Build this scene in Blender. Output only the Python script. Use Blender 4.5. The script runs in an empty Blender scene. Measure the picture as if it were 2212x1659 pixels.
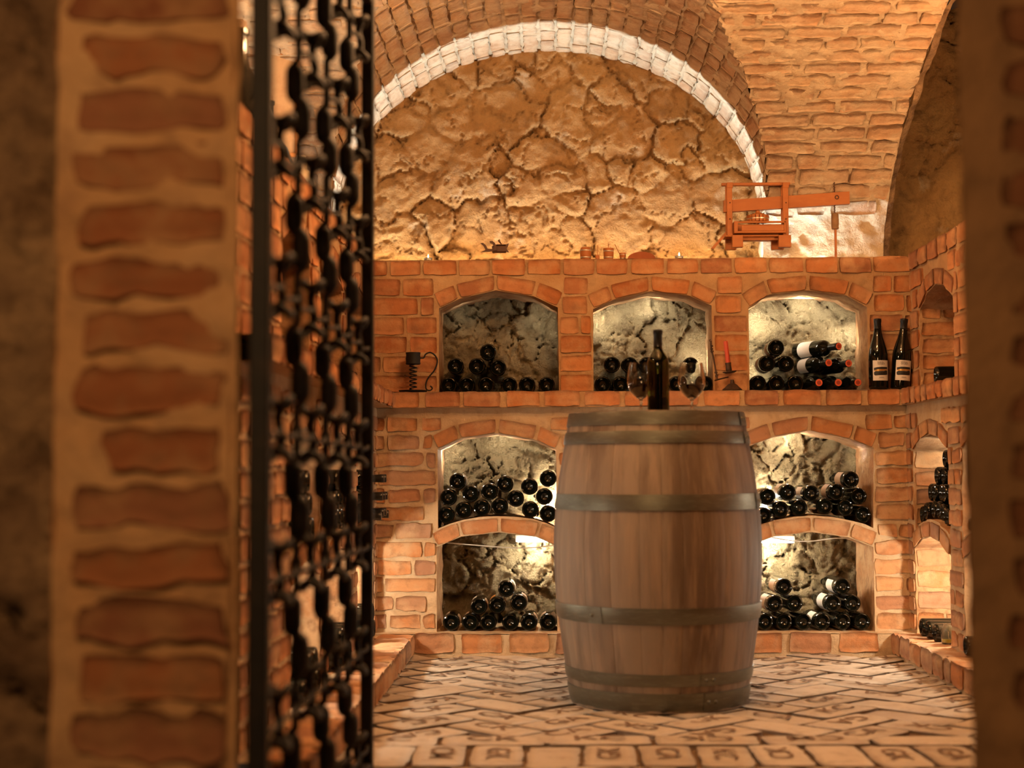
import bpy, bmesh, random
import numpy as np
from math import *
from mathutils import Vector, Matrix
from mathutils.geometry import delaunay_2d_cdt
random.seed(7); RNG = np.random.default_rng(11)
SC = bpy.context.scene; COL = SC.collection

# ------------------------------------------------------------------ camera model (2212x1659)
F = 3300.; CX, CY, H = 1106., 829.5, .77
yaw, pitch, roll = atan(80/F), atan(183.5/F), radians(.25)
cf = np.array([-sin(yaw)*cos(pitch), cos(yaw)*cos(pitch), sin(pitch)])
cr0 = np.array([cos(yaw), sin(yaw), 0.]); cu0 = np.cross(cr0, cf)
cr = cr0*cos(roll)-cu0*sin(roll); cu = cu0*cos(roll)+cr0*sin(roll)
O = np.array([0, 0, H])
def ray(x, y): return cf+cr*((x-CX)/F)-cu*((y-CY)/F)
def PY(x, y, Y): d = ray(x, y); return O+d*(Y/d[1])
def PX(x, y, X): d = ray(x, y); return O+d*(X/d[0])
def PZ(x, y, Z): d = ray(x, y); return O+d*((Z-H)/d[2])

# main depths / heights of the place, metres
YP, YW, YL, YU, YR = 6.36, 6.45, 6.41, 6.55, 6.84      # plinth, lower wall, ledge, upper wall, rock
ZP, ZL0, ZL1, ZT = .09, 1.029, 1.096, 1.672            # plinth top, ledge under/top, top of the brick unit
XRL, XRU, XRLG, XRP = 1.50, 1.535, 1.475, 1.405        # right: lower wall, upper wall, ledge, plinth
XLL, XLU, XLLG, XLP = -.73, -.76, -.66, -.565          # left

# ------------------------------------------------------------------ noise
def _h(i, j, k, s):
    n = (i*73856093) ^ (j*19349663) ^ (k*83492791) ^ (s*2654435)
    n = (n ^ (n >> 13)) * 1274126177
    n = n & 0x7fffffff
    return ((n ^ (n >> 16)) & 0xffff)/65535.
def vnoise(P, s=0):
    P = np.asarray(P, float); I = np.floor(P).astype(np.int64); f = P-I; f = f*f*(3-2*f)
    r = 0
    for a in (0, 1):
        for b in (0, 1):
            for c in (0, 1):
                w = (f[:, 0] if a else 1-f[:, 0])*(f[:, 1] if b else 1-f[:, 1])*(f[:, 2] if c else 1-f[:, 2])
                r = r+w*_h(I[:, 0]+a, I[:, 1]+b, I[:, 2]+c, s)
    return r*2-1
def fbm(P, sc, octs=4, s=0, gain=.5):
    P = np.asarray(P, float)*sc; r = 0; a = 1.
    for o in range(octs):
        r = r+a*vnoise(P+o*17.3, s+o); P = P*2.03; a *= gain
    return r

# ------------------------------------------------------------------ mesh builder
class MB:
    def __init__(s): s.V = []; s.F = []; s.m = []; s.n = 0
    def add(s, v, f, mat=0):
        v = np.asarray(v, float).reshape(-1, 3); o = s.n
        s.V.append(v); s.n += len(v)
        for q in f: s.F.append(tuple(int(i)+o for i in q)); s.m.append(mat)
    def grid(s, P, mat=0, wrap=False):
        a, b = P.shape[:2]; f = []
        for i in range(a-1):
            for j in range(b if wrap else b-1):
                k = (j+1) % b
                f.append((i*b+j, i*b+k, (i+1)*b+k, (i+1)*b+j))
        s.add(P.reshape(-1, 3), f, mat)
    def box(s, c, size, mat=0, bev=.002, M=None):
        hx = np.array(size)/2.; bev = min(bev, hx.min()*.6); V = {}; vs = []
        for sx in (-1, 1):
            for sy in (-1, 1):
                for sz in (-1, 1):
                    sg = np.array([sx, sy, sz])
                    for a in range(3):
                        p = sg*(hx-bev); p[a] = sg[a]*hx[a]
                        V[(a, sx, sy, sz)] = len(vs); vs.append(p)
        f = []
        for a in range(3):
            b, c2 = [(1, 2), (0, 2), (0, 1)][a]
            for sg in (-1, 1):
                q = []
                for sb, sc_ in ((-1, -1), (1, -1), (1, 1), (-1, 1)):
                    k = [0, 0, 0]; k[a] = sg; k[b] = sb; k[c2] = sc_; q.append(V[(a, *k)])
                f.append(q)
        for a, b, c2 in ((0, 1, 2), (0, 2, 1), (1, 2, 0)):
            for sa in (-1, 1):
                for sb in (-1, 1):
                    k1 = [0]*3; k1[a] = sa; k1[b] = sb; k1[c2] = -1; k2 = list(k1); k2[c2] = 1
                    f.append((V[(a, *k1)], V[(a, *k2)], V[(b, *k2)], V[(b, *k1)]))
        for sx in (-1, 1):
            for sy in (-1, 1):
                for sz in (-1, 1): f.append([V[(a, sx, sy, sz)] for a in range(3)])
        vs = np.array(vs)
        if M is not None: vs = tr(M, vs)
        s.add(vs+np.array(c), f, mat)
    def lathe(s, prof, n=24, mat=0, M=None, a0=0, a1=2*pi):
        full = abs(a1-a0-2*pi) < 1e-6; m = n if full else n+1
        A = a0+(a1-a0)*np.arange(m)/n; prof = np.array(prof, float)
        P = np.stack([prof[:, None, 0]*np.cos(A), prof[:, None, 0]*np.sin(A), np.repeat(prof[:, 1:2], m, 1)], -1)
        if M is not None: P = tr(M, P.reshape(-1, 3)).reshape(P.shape)
        s.grid(P, mat, wrap=full)
    def tube(s, pts, r, n=8, mat=0, closed=False):
        pts = np.array(pts, float); k = len(pts); r = np.broadcast_to(np.array(r, float), (k,))
        T = np.gradient(pts, axis=0)
        if closed: T = np.roll(pts, -1, 0)-np.roll(pts, 1, 0)
        T /= np.linalg.norm(T, axis=1)[:, None]+1e-12
        up = np.array([0, 0, 1.]) if abs(T[0][2]) < .9 else np.array([1., 0, 0]); A = 2*pi*np.arange(n)/n; R = []
        N = np.cross(T[0], up); N /= np.linalg.norm(N)
        for i in range(k):
            N = N-T[i]*(N@T[i]); N /= np.linalg.norm(N); B = np.cross(T[i], N)
            R.append(pts[i]+r[i]*(np.cos(A)[:, None]*N+np.sin(A)[:, None]*B))
        R = np.array(R)
        if closed: R = np.concatenate([R, R[:1]], 0)
        o = s.n; s.grid(R, mat, wrap=True)
        if not closed:
            s.F.append(tuple(range(o, o+n))); s.m.append(mat)
            s.F.append(tuple(range(o+(k-1)*n, o+k*n))); s.m.append(mat)
    def prism(s, poly, y0, y1, mat=0, M=None):
        n = len(poly); a = np.array([(p[0], y0, p[1]) for p in poly]+[(p[0], y1, p[1]) for p in poly], float)
        if M is not None: a = tr(M, a)
        s.add(a, [tuple(range(n)), tuple(range(2*n-1, n-1, -1))]+[(i, (i+1) % n, n+(i+1) % n, n+i) for i in range(n)], mat)
    def build(s, name, mats, parent=None, smooth=True, recalc=False, ang=None):
        me = bpy.data.meshes.new(name)
        me.from_pydata(np.concatenate(s.V).tolist() if s.V else [], [], s.F)
        for m in (mats if isinstance(mats, (list, tuple)) else [mats]): me.materials.append(m)
        me.polygons.foreach_set('material_index', s.m)
        me.polygons.foreach_set('use_smooth', [bool(smooth)]*len(s.F))
        if recalc:
            bm = bmesh.new(); bm.from_mesh(me); bmesh.ops.remove_doubles(bm, verts=bm.verts[:], dist=1e-6); bmesh.ops.recalc_face_normals(bm, faces=bm.faces[:]); bm.to_mesh(me); bm.free()
        me.update()
        if ang or (smooth and recalc): me.set_sharp_from_angle(angle=radians(ang or 38))
        o = bpy.data.objects.new(name, me); COL.objects.link(o)
        if parent: o.parent = parent
        return o
def tr(M, v):
    M = np.array(M); return v@M[:3, :3].T+M[:3, 3]

def tag(o, label, cat, group=None):
    o['label'] = label; o['category'] = cat
    if group: o['group'] = group
    return o
def thing(name, label, cat, loc=(0, 0, 0), rot=(0, 0, 0), group=None):
    o = bpy.data.objects.new(name, None); COL.objects.link(o); o.empty_display_size = .05
    o.location = loc; o.rotation_euler = rot
    return tag(o, label, cat, group)
def struct(o): o['kind'] = 'structure'; return o

# ------------------------------------------------------------------ materials
def layered(name, base, layers=(), bumps=(), rough=.8, coord='World', stretch=(1, 1, 1), metal=0., spec=.3, island=True, dist=.0):
    m = bpy.data.materials.new(name); m.use_nodes = True; nt = m.node_tree; N = nt.nodes; L = nt.links
    bs = N['Principled BSDF']; bs.inputs['Roughness'].default_value = rough; bs.inputs['Metallic'].default_value = metal
    bs.inputs['Specular IOR Level'].default_value = spec
    g = N.new('ShaderNodeNewGeometry')
    if coord == 'World': src = g.outputs['Position']
    else: src = N.new('ShaderNodeTexCoord').outputs['Object']
    mp = N.new('ShaderNodeMapping'); mp.inputs['Scale'].default_value = stretch; L.new(src, mp.inputs['Vector']); vec = mp.outputs[0]
    if isinstance(base, list):
        rp = N.new('ShaderNodeValToRGB'); e = rp.color_ramp.elements
        while len(e) < len(base): e.new(.5)
        for i, c in enumerate(base): e[i].position = i/(len(base)-1); e[i].color = (*c, 1)
        L.new(g.outputs['Random Per Island'], rp.inputs[0]); c0 = rp.outputs[0]
    else:
        r = N.new('ShaderNodeRGB'); r.outputs[0].default_value = (*base, 1); c0 = r.outputs[0]
    for (sc, det, lo, hi, col, fac) in layers:
        n = N.new('ShaderNodeTexNoise'); n.inputs['Scale'].default_value = sc; n.inputs['Detail'].default_value = det
        n.inputs['Roughness'].default_value = .6; n.inputs['Distortion'].default_value = dist
        L.new(vec, n.inputs['Vector'])
        mr = N.new('ShaderNodeMapRange'); mr.inputs['From Min'].default_value = lo; mr.inputs['From Max'].default_value = hi
        mr.inputs['To Max'].default_value = fac; L.new(n.outputs['Fac'], mr.inputs['Value'])
        mx = N.new('ShaderNodeMix'); mx.data_type = 'RGBA'; L.new(mr.outputs[0], mx.inputs['Factor'])
        L.new(c0, mx.inputs['A']); mx.inputs['B'].default_value = (*col, 1); c0 = mx.outputs['Result']
    L.new(c0, bs.inputs['Base Color'])
    prev = None
    for (sc, det, st, di) in bumps:
        n = N.new('ShaderNodeTexNoise'); n.inputs['Scale'].default_value = sc; n.inputs['Detail'].default_value = det
        n.inputs['Roughness'].default_value = .65
        L.new(vec, n.inputs['Vector']); b = N.new('ShaderNodeBump'); b.inputs['Strength'].default_value = st
        b.inputs['Distance'].default_value = di; L.new(n.outputs['Fac'], b.inputs['Height'])
        if prev: L.new(prev, b.inputs['Normal'])
        prev = b.outputs[0]
    if prev: L.new(prev, bs.inputs['Normal'])
    return m
def plain(name, col, rough=.5, metal=0., spec=.5, trans=0., ior=1.45, emit=None, es=0., coat=0.):
    m = bpy.data.materials.new(name); m.use_nodes = True; b = m.node_tree.nodes['Principled BSDF']
    b.inputs['Base Color'].default_value = (*col, 1); b.inputs['Roughness'].default_value = rough
    b.inputs['Metallic'].default_value = metal; b.inputs['Specular IOR Level'].default_value = spec
    b.inputs['Transmission Weight'].default_value = trans; b.inputs['IOR'].default_value = ior
    b.inputs['Coat Weight'].default_value = coat
    if emit: b.inputs['Emission Color'].default_value = (*emit, 1); b.inputs['Emission Strength'].default_value = es
    return m

BRICKC = [(.45, .22, .10), (.43, .19, .08), (.33, .115, .04), (.44, .165, .055), (.38, .15, .06), (.50, .21, .08), (.30, .12, .055), (.46, .20, .085), (.41, .14, .045)]
MORT = (.43, .25, .12)
M_brick = layered('old_brick', BRICKC, [(9, 6, .46, .66, (.48, .27, .13), .8), (30, 5, .5, .75, (.24, .095, .04), .55), (5, 4, .56, .7, (.17, .10, .06), .5)],
                  [(70, 6, .5, .006), (260, 3, .35, .002)], .88)
M_mortar = layered('lime_mortar', MORT, [(6, 5, .45, .7, (.52, .36, .20), .7), (22, 5, .5, .75, (.30, .18, .09), .6)],
                   [(55, 6, .6, .008), (220, 4, .4, .003)], .92)
M_mortlow = layered('pale_mortar', (.47, .32, .18), [(6, 5, .42, .66, (.56, .43, .28), .8), (22, 5, .52, .75, (.30, .19, .10), .6)],
                    [(55, 6, .6, .008), (220, 4, .4, .003)], .92)
M_bricklow = layered('weathered_brick', [(.36, .15, .055), (.45, .20, .08), (.33, .16, .085), (.48, .25, .11), (.29, .16, .10), (.42, .17, .06)],
                     [(8, 6, .48, .68, (.47, .31, .17), .8), (26, 5, .5, .72, (.22, .11, .055), .6)], [(70, 6, .55, .006), (260, 3, .35, .002)], .9)
M_jamb = layered('brick_reveal', (.34, .17, .075), [(9, 5, .42, .62, (.46, .30, .16), .8), (25, 4, .5, .7, (.18, .09, .045), .7)], [(50, 6, .6, .008)], .9)
M_rock = layered('cellar_rock', (.33, .175, .062), [(3.5, 5, .42, .68, (.40, .235, .09), .8), (14, 6, .5, .74, (.19, .10, .04), .75), (6, 5, .60, .72, (.52, .43, .30), .55)],
                 [(28, 8, .9, .02), (120, 6, .7, .006)], .93)
M_rocklow = layered('niche_rock', (.40, .30, .16), [(5, 5, .42, .68, (.52, .41, .24), .8), (16, 6, .5, .72, (.20, .13, .065), .8)],
                    [(30, 8, 1., .025), (120, 6, .8, .008)], .95)
M_vault = layered('vault_brick', [(.46, .27, .15), (.50, .31, .175), (.43, .27, .165), (.54, .36, .21)],
                  [(7, 6, .40, .62, (.55, .42, .28), .9), (24, 5, .5, .75, (.25, .11, .045), .5)], [(45, 7, .7, .012), (200, 4, .4, .003)], .92)
M_vaultm = layered('vault_mortar', (.53, .40, .26), [(6, 5, .45, .7, (.58, .47, .33), .7), (20, 5, .5, .75, (.33, .17, .07), .6)], [(40, 7, .8, .014), (180, 4, .5, .004)], .93)
M_ring = layered('whitewashed_brick', [(.60, .50, .36), (.66, .57, .43), (.55, .42, .29)], [(9, 6, .5, .7, (.46, .25, .12), .55), (26, 5, .5, .75, (.42, .36, .27), .6)], [(55, 6, .6, .008)], .9)
M_floor = layered('paver', [(.40, .335, .265), (.46, .39, .315), (.36, .295, .23), (.49, .425, .345), (.42, .35, .275)],
                  [(5, 5, .45, .7, (.52, .455, .37), .7), (20, 5, .52, .75, (.24, .17, .115), .6), (2.2, 3, .6, .72, (.20, .165, .14), .5)], [(60, 6, .5, .006), (240, 3, .4, .002)], .82)
M_dirt = layered('joint_dirt', (.14, .085, .045), [(18, 4, .4, .7, (.17, .10, .055), .8)], [(60, 5, .8, .01)], .95)
M_stamp = layered('stamp_letters', (.17, .105, .065), rough=.95)  # flat letters, darker than the pavers they lie on
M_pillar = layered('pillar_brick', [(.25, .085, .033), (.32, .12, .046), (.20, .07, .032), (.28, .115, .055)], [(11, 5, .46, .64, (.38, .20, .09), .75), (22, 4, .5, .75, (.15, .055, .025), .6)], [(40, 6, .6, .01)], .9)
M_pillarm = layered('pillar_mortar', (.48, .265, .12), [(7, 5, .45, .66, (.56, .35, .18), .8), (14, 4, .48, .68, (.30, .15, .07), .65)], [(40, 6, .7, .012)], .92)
M_rubble = layered('rubble', (.22, .13, .07), [(6, 5, .45, .65, (.40, .25, .13), .85), (15, 5, .5, .7, (.09, .045, .022), .8)], [(25, 7, 1., .03)], .95)
M_wood = layered('oak_stave', [(.225, .172, .125), (.25, .19, .14), (.215, .162, .118), (.26, .20, .148), (.237, .182, .132)],
                 [(5, 5, .46, .60, (.095, .062, .042), .75), (22, 6, .5, .72, (.36, .25, .165), .5), (2.2, 4, .52, .64, (.11, .07, .045), .65)],
                 [(60, 6, .35, .003)], .62, 'Object', (1.6, 1.6, .16))
M_head = layered('oak_head', (.26, .17, .1), [(8, 5, .5, .7, (.15, .09, .05), .6)], [(60, 6, .3, .003)], .6, 'Object', (1, .1, 1))
M_hoop = layered('galvanised_hoop', (.15, .15, .12), [(5, 5, .45, .7, (.10, .085, .06), .8), (40, 4, .5, .75, (.24, .245, .21), .6)], [(80, 4, .2, .002)], .42, 'Object', (.6, .6, 3), metal=.75, spec=.5)
M_rust = plain('dark_seam', (.03, .022, .016), .7)
M_iron = layered('wrought_iron', (.012, .009, .007), [(20, 4, .5, .75, (.03, .018, .01), .7)], [(60, 4, .4, .003)], .6, 'Object', metal=0., spec=.25)
M_rustiron = layered('rusty_iron', (.055, .032, .02), [(30, 4, .45, .7, (.10, .05, .027), .8)], [(90, 4, .4, .002)], .6, 'Object', metal=.4)
M_bottle = plain('dark_bottle_glass', (.0035, .004, .0025), .06, spec=.55)
M_bottleg = plain('olive_bottle_glass', (.13, .15, .02), .02, trans=1., ior=1.5)
M_winein = plain('bottle_wine', (.012, .006, .003), .1)
M_caps = plain('black_capsule', (.008, .008, .008), .3)
M_red = plain('coral_capsule', (.62, .12, .055), .4)
M_redin = plain('capsule_emblem', (.30, .05, .03), .4)
M_label = layered('label_paper', (.60, .55, .50), [(40, 3, .4, .7, (.54, .48, .42), .5)], rough=.6, coord='Object')
M_labelo = plain('orange_label', (.55, .25, .06), .6)
M_labeldim = plain('brown_label', (.30, .19, .11), .6)
M_ink = plain('label_ink', (.012, .011, .012), .5)
M_gold = plain('label_gold', (.55, .30, .08), .3, metal=.6)
M_glass = plain('clear_glass', (.96, .97, .96), .0, trans=1., ior=1.45)
M_wine = plain('red_wine', (.010, .001, .0015), .05, spec=.25)
M_candle = layered('red_wax', (.50, .075, .04), [(15, 3, .4, .7, (.42, .055, .03), .6)], rough=.45, coord='Object')
M_press = layered('press_wood', (.36, .115, .025), [(12, 5, .45, .7, (.27, .075, .015), .7), (40, 4, .5, .75, (.43, .16, .04), .5)], [(80, 5, .3, .002)], .5, 'Object', (.3, 1, 1))
M_stone = layered('weight_stone', (.26, .145, .07), [(30, 5, .45, .7, (.18, .095, .045), .8)], [(80, 5, .6, .004)], .85, 'Object')
M_brass = plain('pale_band', (.55, .48, .38), .35, metal=.8)
M_dkwood = layered('dark_wood', (.07, .028, .012), [(20, 5, .45, .7, (.11, .045, .018), .7)], rough=.5, coord='Object')
M_frame = layered('frame_wood', (.42, .17, .045), [(20, 5, .45, .7, (.33, .12, .03), .7)], rough=.4, coord='Object')
M_paper = layered('print_paper', (.42, .28, .16), [(10, 5, .45, .7, (.30, .16, .08), .8)], rough=.7, coord='Object')
M_white = plain('white_plastic', (.75, .73, .66), .4)
M_wax = plain('tealight_wax', (.75, .62, .42), .5)
M_alu = plain('tealight_cup', (.6, .58, .55), .35, metal=.9)
M_flame = plain('flame', (1, .6, .2), .5, emit=(1, .62, .22), es=18)
M_tube = plain('lamp_tube', (1, 1, 1), .5, emit=(1, .93, .74), es=14)
M_yellow = plain('yellow_liquid', (.55, .42, .03), .1, trans=.6)
M_terra = layered('terracotta', (.30, .085, .03), [(25, 4, .4, .7, (.22, .06, .02), .7)], rough=.8, coord='Object')

# ------------------------------------------------------------------ brickwork
def inpoly(p, poly):
    x, y = p; c = False; n = len(poly); j = n-1
    for i in range(n):
        xi, yi = poly[i]; xj, yj = poly[j]
        if (yi > y) != (yj > y) and x < (xj-xi)*(y-yi)/(yj-yi)+xi: c = not c
        j = i
    return c
def inpolyv(P, poly):
    x, y = P[:, 0], P[:, 1]; c = np.zeros(len(P), bool); n = len(poly); j = n-1
    for i in range(n):
        xi, yi = poly[i]; xj, yj = poly[j]
        if yi != yj: c ^= ((yi > y) != (yj > y)) & (x < (xj-xi)*(y-yi)/(yj-yi)+xi)
        j = i
    return c
def brick(mb, M, q, proud=.006, mat=1, rough=.002, jit=.003, rnd=.06, res=.022, deep=.014):
    """one worn brick on the surface M(u,v,h); q = four corners in (u,v)"""
    q = np.array(q, float); w = np.linalg.norm(q[1]-q[0]); hh = np.linalg.norm(q[3]-q[0])
    nu = max(5, int(w/res)+2); nv = max(4, int(hh/res)+2)
    s = np.linspace(0, 1, nu); t = np.linspace(0, 1, nv); S, T = np.meshgrid(s, t)
    sx, tx = S*2-1, T*2-1
    k = rnd*(np.abs(sx)**6)*(np.abs(tx)**6)
    S = .5+sx*(1-k*hh/w*1.2)/2; T = .5+tx*(1-k)/2
    A = (1-S)[..., None]*q[0]+S[..., None]*q[1]; B = (1-S)[..., None]*q[3]+S[..., None]*q[2]
    U = A*(1-T)[..., None]+B*T[..., None]
    sd = random.random()*100
    P3 = np.concatenate([U.reshape(-1, 2)*28, np.full((nu*nv, 1), sd)], 1)
    U = U+np.stack([vnoise(P3, 1), vnoise(P3, 2)], -1).reshape(nv, nu, 2)*jit
    edge = np.ones((nv, nu)); edge[0] = edge[-1] = 0; edge[:, 0] = edge[:, -1] = 0
    tilt = (random.random()-.5)*.5*proud*sx+(random.random()-.5)*.5*proud*tx
    P4 = P3*1.; h = edge*proud*(.75+random.random()*.6)+edge*(fbm(P4, 1.1, 3, 5).reshape(nv, nu)*rough+tilt)+(1-edge)*proud*.45
    V = M(U[..., 0].ravel(), U[..., 1].ravel(), h.ravel()); f = []
    for i in range(nv-1):
        for j in range(nu-1): f.append((i*nu+j, i*nu+j+1, (i+1)*nu+j+1, (i+1)*nu+j))
    loop = [j for j in range(nu)]+[i*nu+nu-1 for i in range(1, nv)]+[(nv-1)*nu+j for j in range(nu-2, -1, -1)]+[i*nu for i in range(nv-2, 0, -1)]
    Ul = U.reshape(-1, 2)[loop]; Vb = M(Ul[:, 0], Ul[:, 1], np.full(len(loop), -deep))
    n0 = nu*nv; n = len(loop)
    for a in range(n): f.append((loop[a], loop[(a+1) % n], n0+(a+1) % n, n0+a))
    mb.add(np.concatenate([V, Vb]), f, mat)
def densify(poly, step):
    out = []
    for i in range(len(poly)):
        a, b = np.array(poly[i]), np.array(poly[(i+1) % len(poly)]); n = max(1, int(np.linalg.norm(b-a)/step))
        for k in range(n): out.append(tuple(a+(b-a)*k/n))
    return out
def mortar_face(mb, M, u0, u1, v0, v1, holes=(), step=.014, amp=.004, mat=0, depth=.42, jmat=2, keep=None, seed=3, jamb=True, base=-.0025):
    """mortar bed with openings cut out, plus the reveals of every opening"""
    hs = [densify(h, .016) for h in holes]
    us = np.arange(u0, u1+1e-6, step); vs = np.arange(v0, v1+1e-6, step)
    us[-1] = u1; vs[-1] = v1
    G = np.array(np.meshgrid(us, vs)).reshape(2, -1).T
    disp = lambda P: base+fbm(np.c_[P, np.full(len(P), seed)], 22, 4, 9)*amp+fbm(np.c_[P, np.full(len(P), seed)], 4, 2, 19)*amp*.8
    if keep is not None: G = G[keep(G[:, 0], G[:, 1])]
    if hs:
        inner = (G[:, 0] > u0) & (G[:, 0] < u1) & (G[:, 1] > v0) & (G[:, 1] < v1)
        G[inner] += (RNG.random((inner.sum(), 2))-.5)*step*.3
        ok = np.ones(len(G), bool)
        for h in hs:
            h_ = np.array(h); ok &= ~inpolyv(G, h)
            near = (G[:, 0] > h_[:, 0].min()-.02) & (G[:, 0] < h_[:, 0].max()+.02) & (G[:, 1] > h_[:, 1].min()-.02) & (G[:, 1] < h_[:, 1].max()+.02)
            idx = np.where(near & ok)[0]
            if len(idx):
                d = np.sqrt(((G[idx, None, :]-h_[None])**2).sum(-1)).min(1); ok[idx[d < .008]] = False
        G = G[ok]
    pts = [Vector(p) for p in G]; edges = []
    for h in hs:
        o = len(pts); pts += [Vector(p) for p in h]; edges += [(o+i, o+(i+1) % len(h)) for i in range(len(h))]
    V2, E2, F2, *_ = delaunay_2d_cdt(pts, edges, [], 0, 1e-6)
    P = np.array([tuple(v) for v in V2]); Ft = np.array([tuple(f) for f in F2 if len(f) == 3]); C = P[Ft].mean(1)
    ok = np.ones(len(Ft), bool)
    for h in hs: ok &= ~inpolyv(C, h)
    e = P[Ft]; L = np.linalg.norm(e-np.roll(e, 1, 1), axis=2).max(1)
    if keep is not None: ok &= (L < step*2.2)
    mb.add(M(P[:, 0], P[:, 1], disp(P)), Ft[ok], mat)
    for h in hs if jamb else ():
        h_ = np.array(h+[h[0]]); rows = []; d0 = disp(h_)
        for k in range(13):
            t = k/12.; n = fbm(np.c_[h_*1., np.full(len(h_), t*depth)], 18, 3, 31)*.006*min(1, t*6)
            c = h_.mean(0); dirs = h_-c; dirs /= np.linalg.norm(dirs, axis=1)[:, None]
            p = h_-dirs*n[:, None]; rows.append(M(p[:, 0], p[:, 1], d0*(1-min(1, t*6))-t*depth))
        mb.grid(np.array(rows), jmat)
def ring_bricks(facets, th=.066, gap=.012):
    """bricks laid along the facets of a flat arch -> list of quads"""
    out = []; n = len(facets)-1
    def up(i):
        a = np.array(facets[max(0, i-1)]); b = np.array(facets[min(n, i+1)]); d = b-a; d /= np.linalg.norm(d)
        return np.array([-d[1], d[0]])
    for i in range(n):
        a, b = np.array(facets[i]), np.array(facets[i+1]); d = (b-a)/np.linalg.norm(b-a)
        na, nb = up(i), up(i+1)
        if i == 0: na = np.array([-d[1], d[0]])
        if i == n-1: nb = np.array([-d[1], d[0]])
        out.append([a+d*gap*.6+na*.004, b-d*gap*.6+nb*.004, b-d*gap*.6+nb*th, a+d*gap*.6+na*th])
    return out
def courses(mb, M, u0, u1, vs, obst, mat=1, lens=(.135, .135, .27), joint=.014, proud=.006, keep=None, vjit=.003, minw=.035, **kw):
    for (a, b) in vs:
        us = np.arange(u0, u1, .004); free = np.ones(len(us), bool)
        for v in np.linspace(a, b, 5):
            P = np.c_[us, np.full(len(us), v)]
            for ob in obst: free &= ~inpolyv(P, ob)
            if keep is not None: free &= keep(us, np.full(len(us), v))
        i = 0
        while i < len(us):
            if not free[i]: i += 1; continue
            j = i
            while j < len(us) and free[j]: j += 1
            x, xe = us[i]+(.006 if i else 0), us[j-1]-(.006 if j < len(us) else 0); first = True
            while xe-x > minw:
                L = random.choice(lens)*random.uniform(.93, 1.05)
                if first: L *= random.choice((1, .55, .8)); first = False
                if xe-x < L+minw: L = xe-x
                j1, j2, j3, j4 = [random.uniform(-vjit, vjit) for _ in range(4)]
                brick(mb, M, [(x, a+j1), (x+L, a+j2), (x+L, b+j3), (x, b+j4)], proud=proud, mat=mat, **kw)
                x += L+joint*random.uniform(.7, 1.25)
            i = j
def rows(v0, v1, n, gap=.012):
    h = (v1-v0)/n; return [(v0+i*h+gap*.5, v0+(i+1)*h-gap*.5) for i in range(n)]
def onY(Y): return lambda u, v, h: np.stack([np.asarray(u, float), Y-np.asarray(h, float), np.asarray(v, float)], -1)
def onX(X, s): return lambda u, v, h: np.stack([X-s*np.asarray(h, float), np.asarray(u, float), np.asarray(v, float)], -1)   # s=+1: wall facing -X
def onZ(Z): return lambda u, v, h: np.stack([np.asarray(u, float), np.asarray(v, float), Z+np.asarray(h, float)], -1)
def pxY(pts, Y): return [tuple(PY(x, y, Y)[[0, 2]]) for x, y in pts]
def pxX(pts, X): return [tuple(PX(x, y, X)[[1, 2]]) for x, y in pts]

# upper niches (left, middle, right) and their four-brick arches
UA = [pxY(p, YU) for p in ([(948, 666), (993, 645), (1071, 627), (1153, 640), (1205, 664)],
                           [(1281, 668), (1326, 647), (1405, 629), (1488, 638), (1537, 660)],
                           [(1617, 665), (1662, 636), (1745, 627), (1828, 638), (1873, 663)])]
UH = [[(a[0][0], ZL1-.005)]+a+[(a[-1][0]+.004, ZL1-.005)] for a in UA]
A1 = [pxY(p, YW) for p in ([(945, 971), (994, 947), (1074, 936), (1155, 950), (1202, 971)], [(1615, 965), (1670, 944), (1748, 930), (1839, 949), (1887, 968)])]
A2 = [pxY(p, YW) for p in ([(943, 1182), (997, 1159), (1078, 1150), (1158, 1160), (1203, 1180)], [(1622, 1178), (1672, 1159), (1755, 1149), (1834, 1161), (1887, 1182)])]
B1 = [pxY(p, YW) for p in ([(946, 1142), (970, 1132), (1000, 1123), (1035, 1117), (1071, 1115), (1110, 1116), (1150, 1121), (1180, 1130), (1204, 1141)],
                           [(1616, 1145), (1645, 1133), (1680, 1123), (1720, 1116), (1755, 1114), (1800, 1117), (1844, 1126), (1868, 1132), (1887, 1141)])]
LH = [A1[i]+[(B1[i][-1][0], B1[i][-1][1])]+B1[i][::-1][1:] for i in (0, 1)]+[[(a[0][0], ZP-.003)]+a+[(a[-1][0], ZP-.003)] for a in A2]

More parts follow.
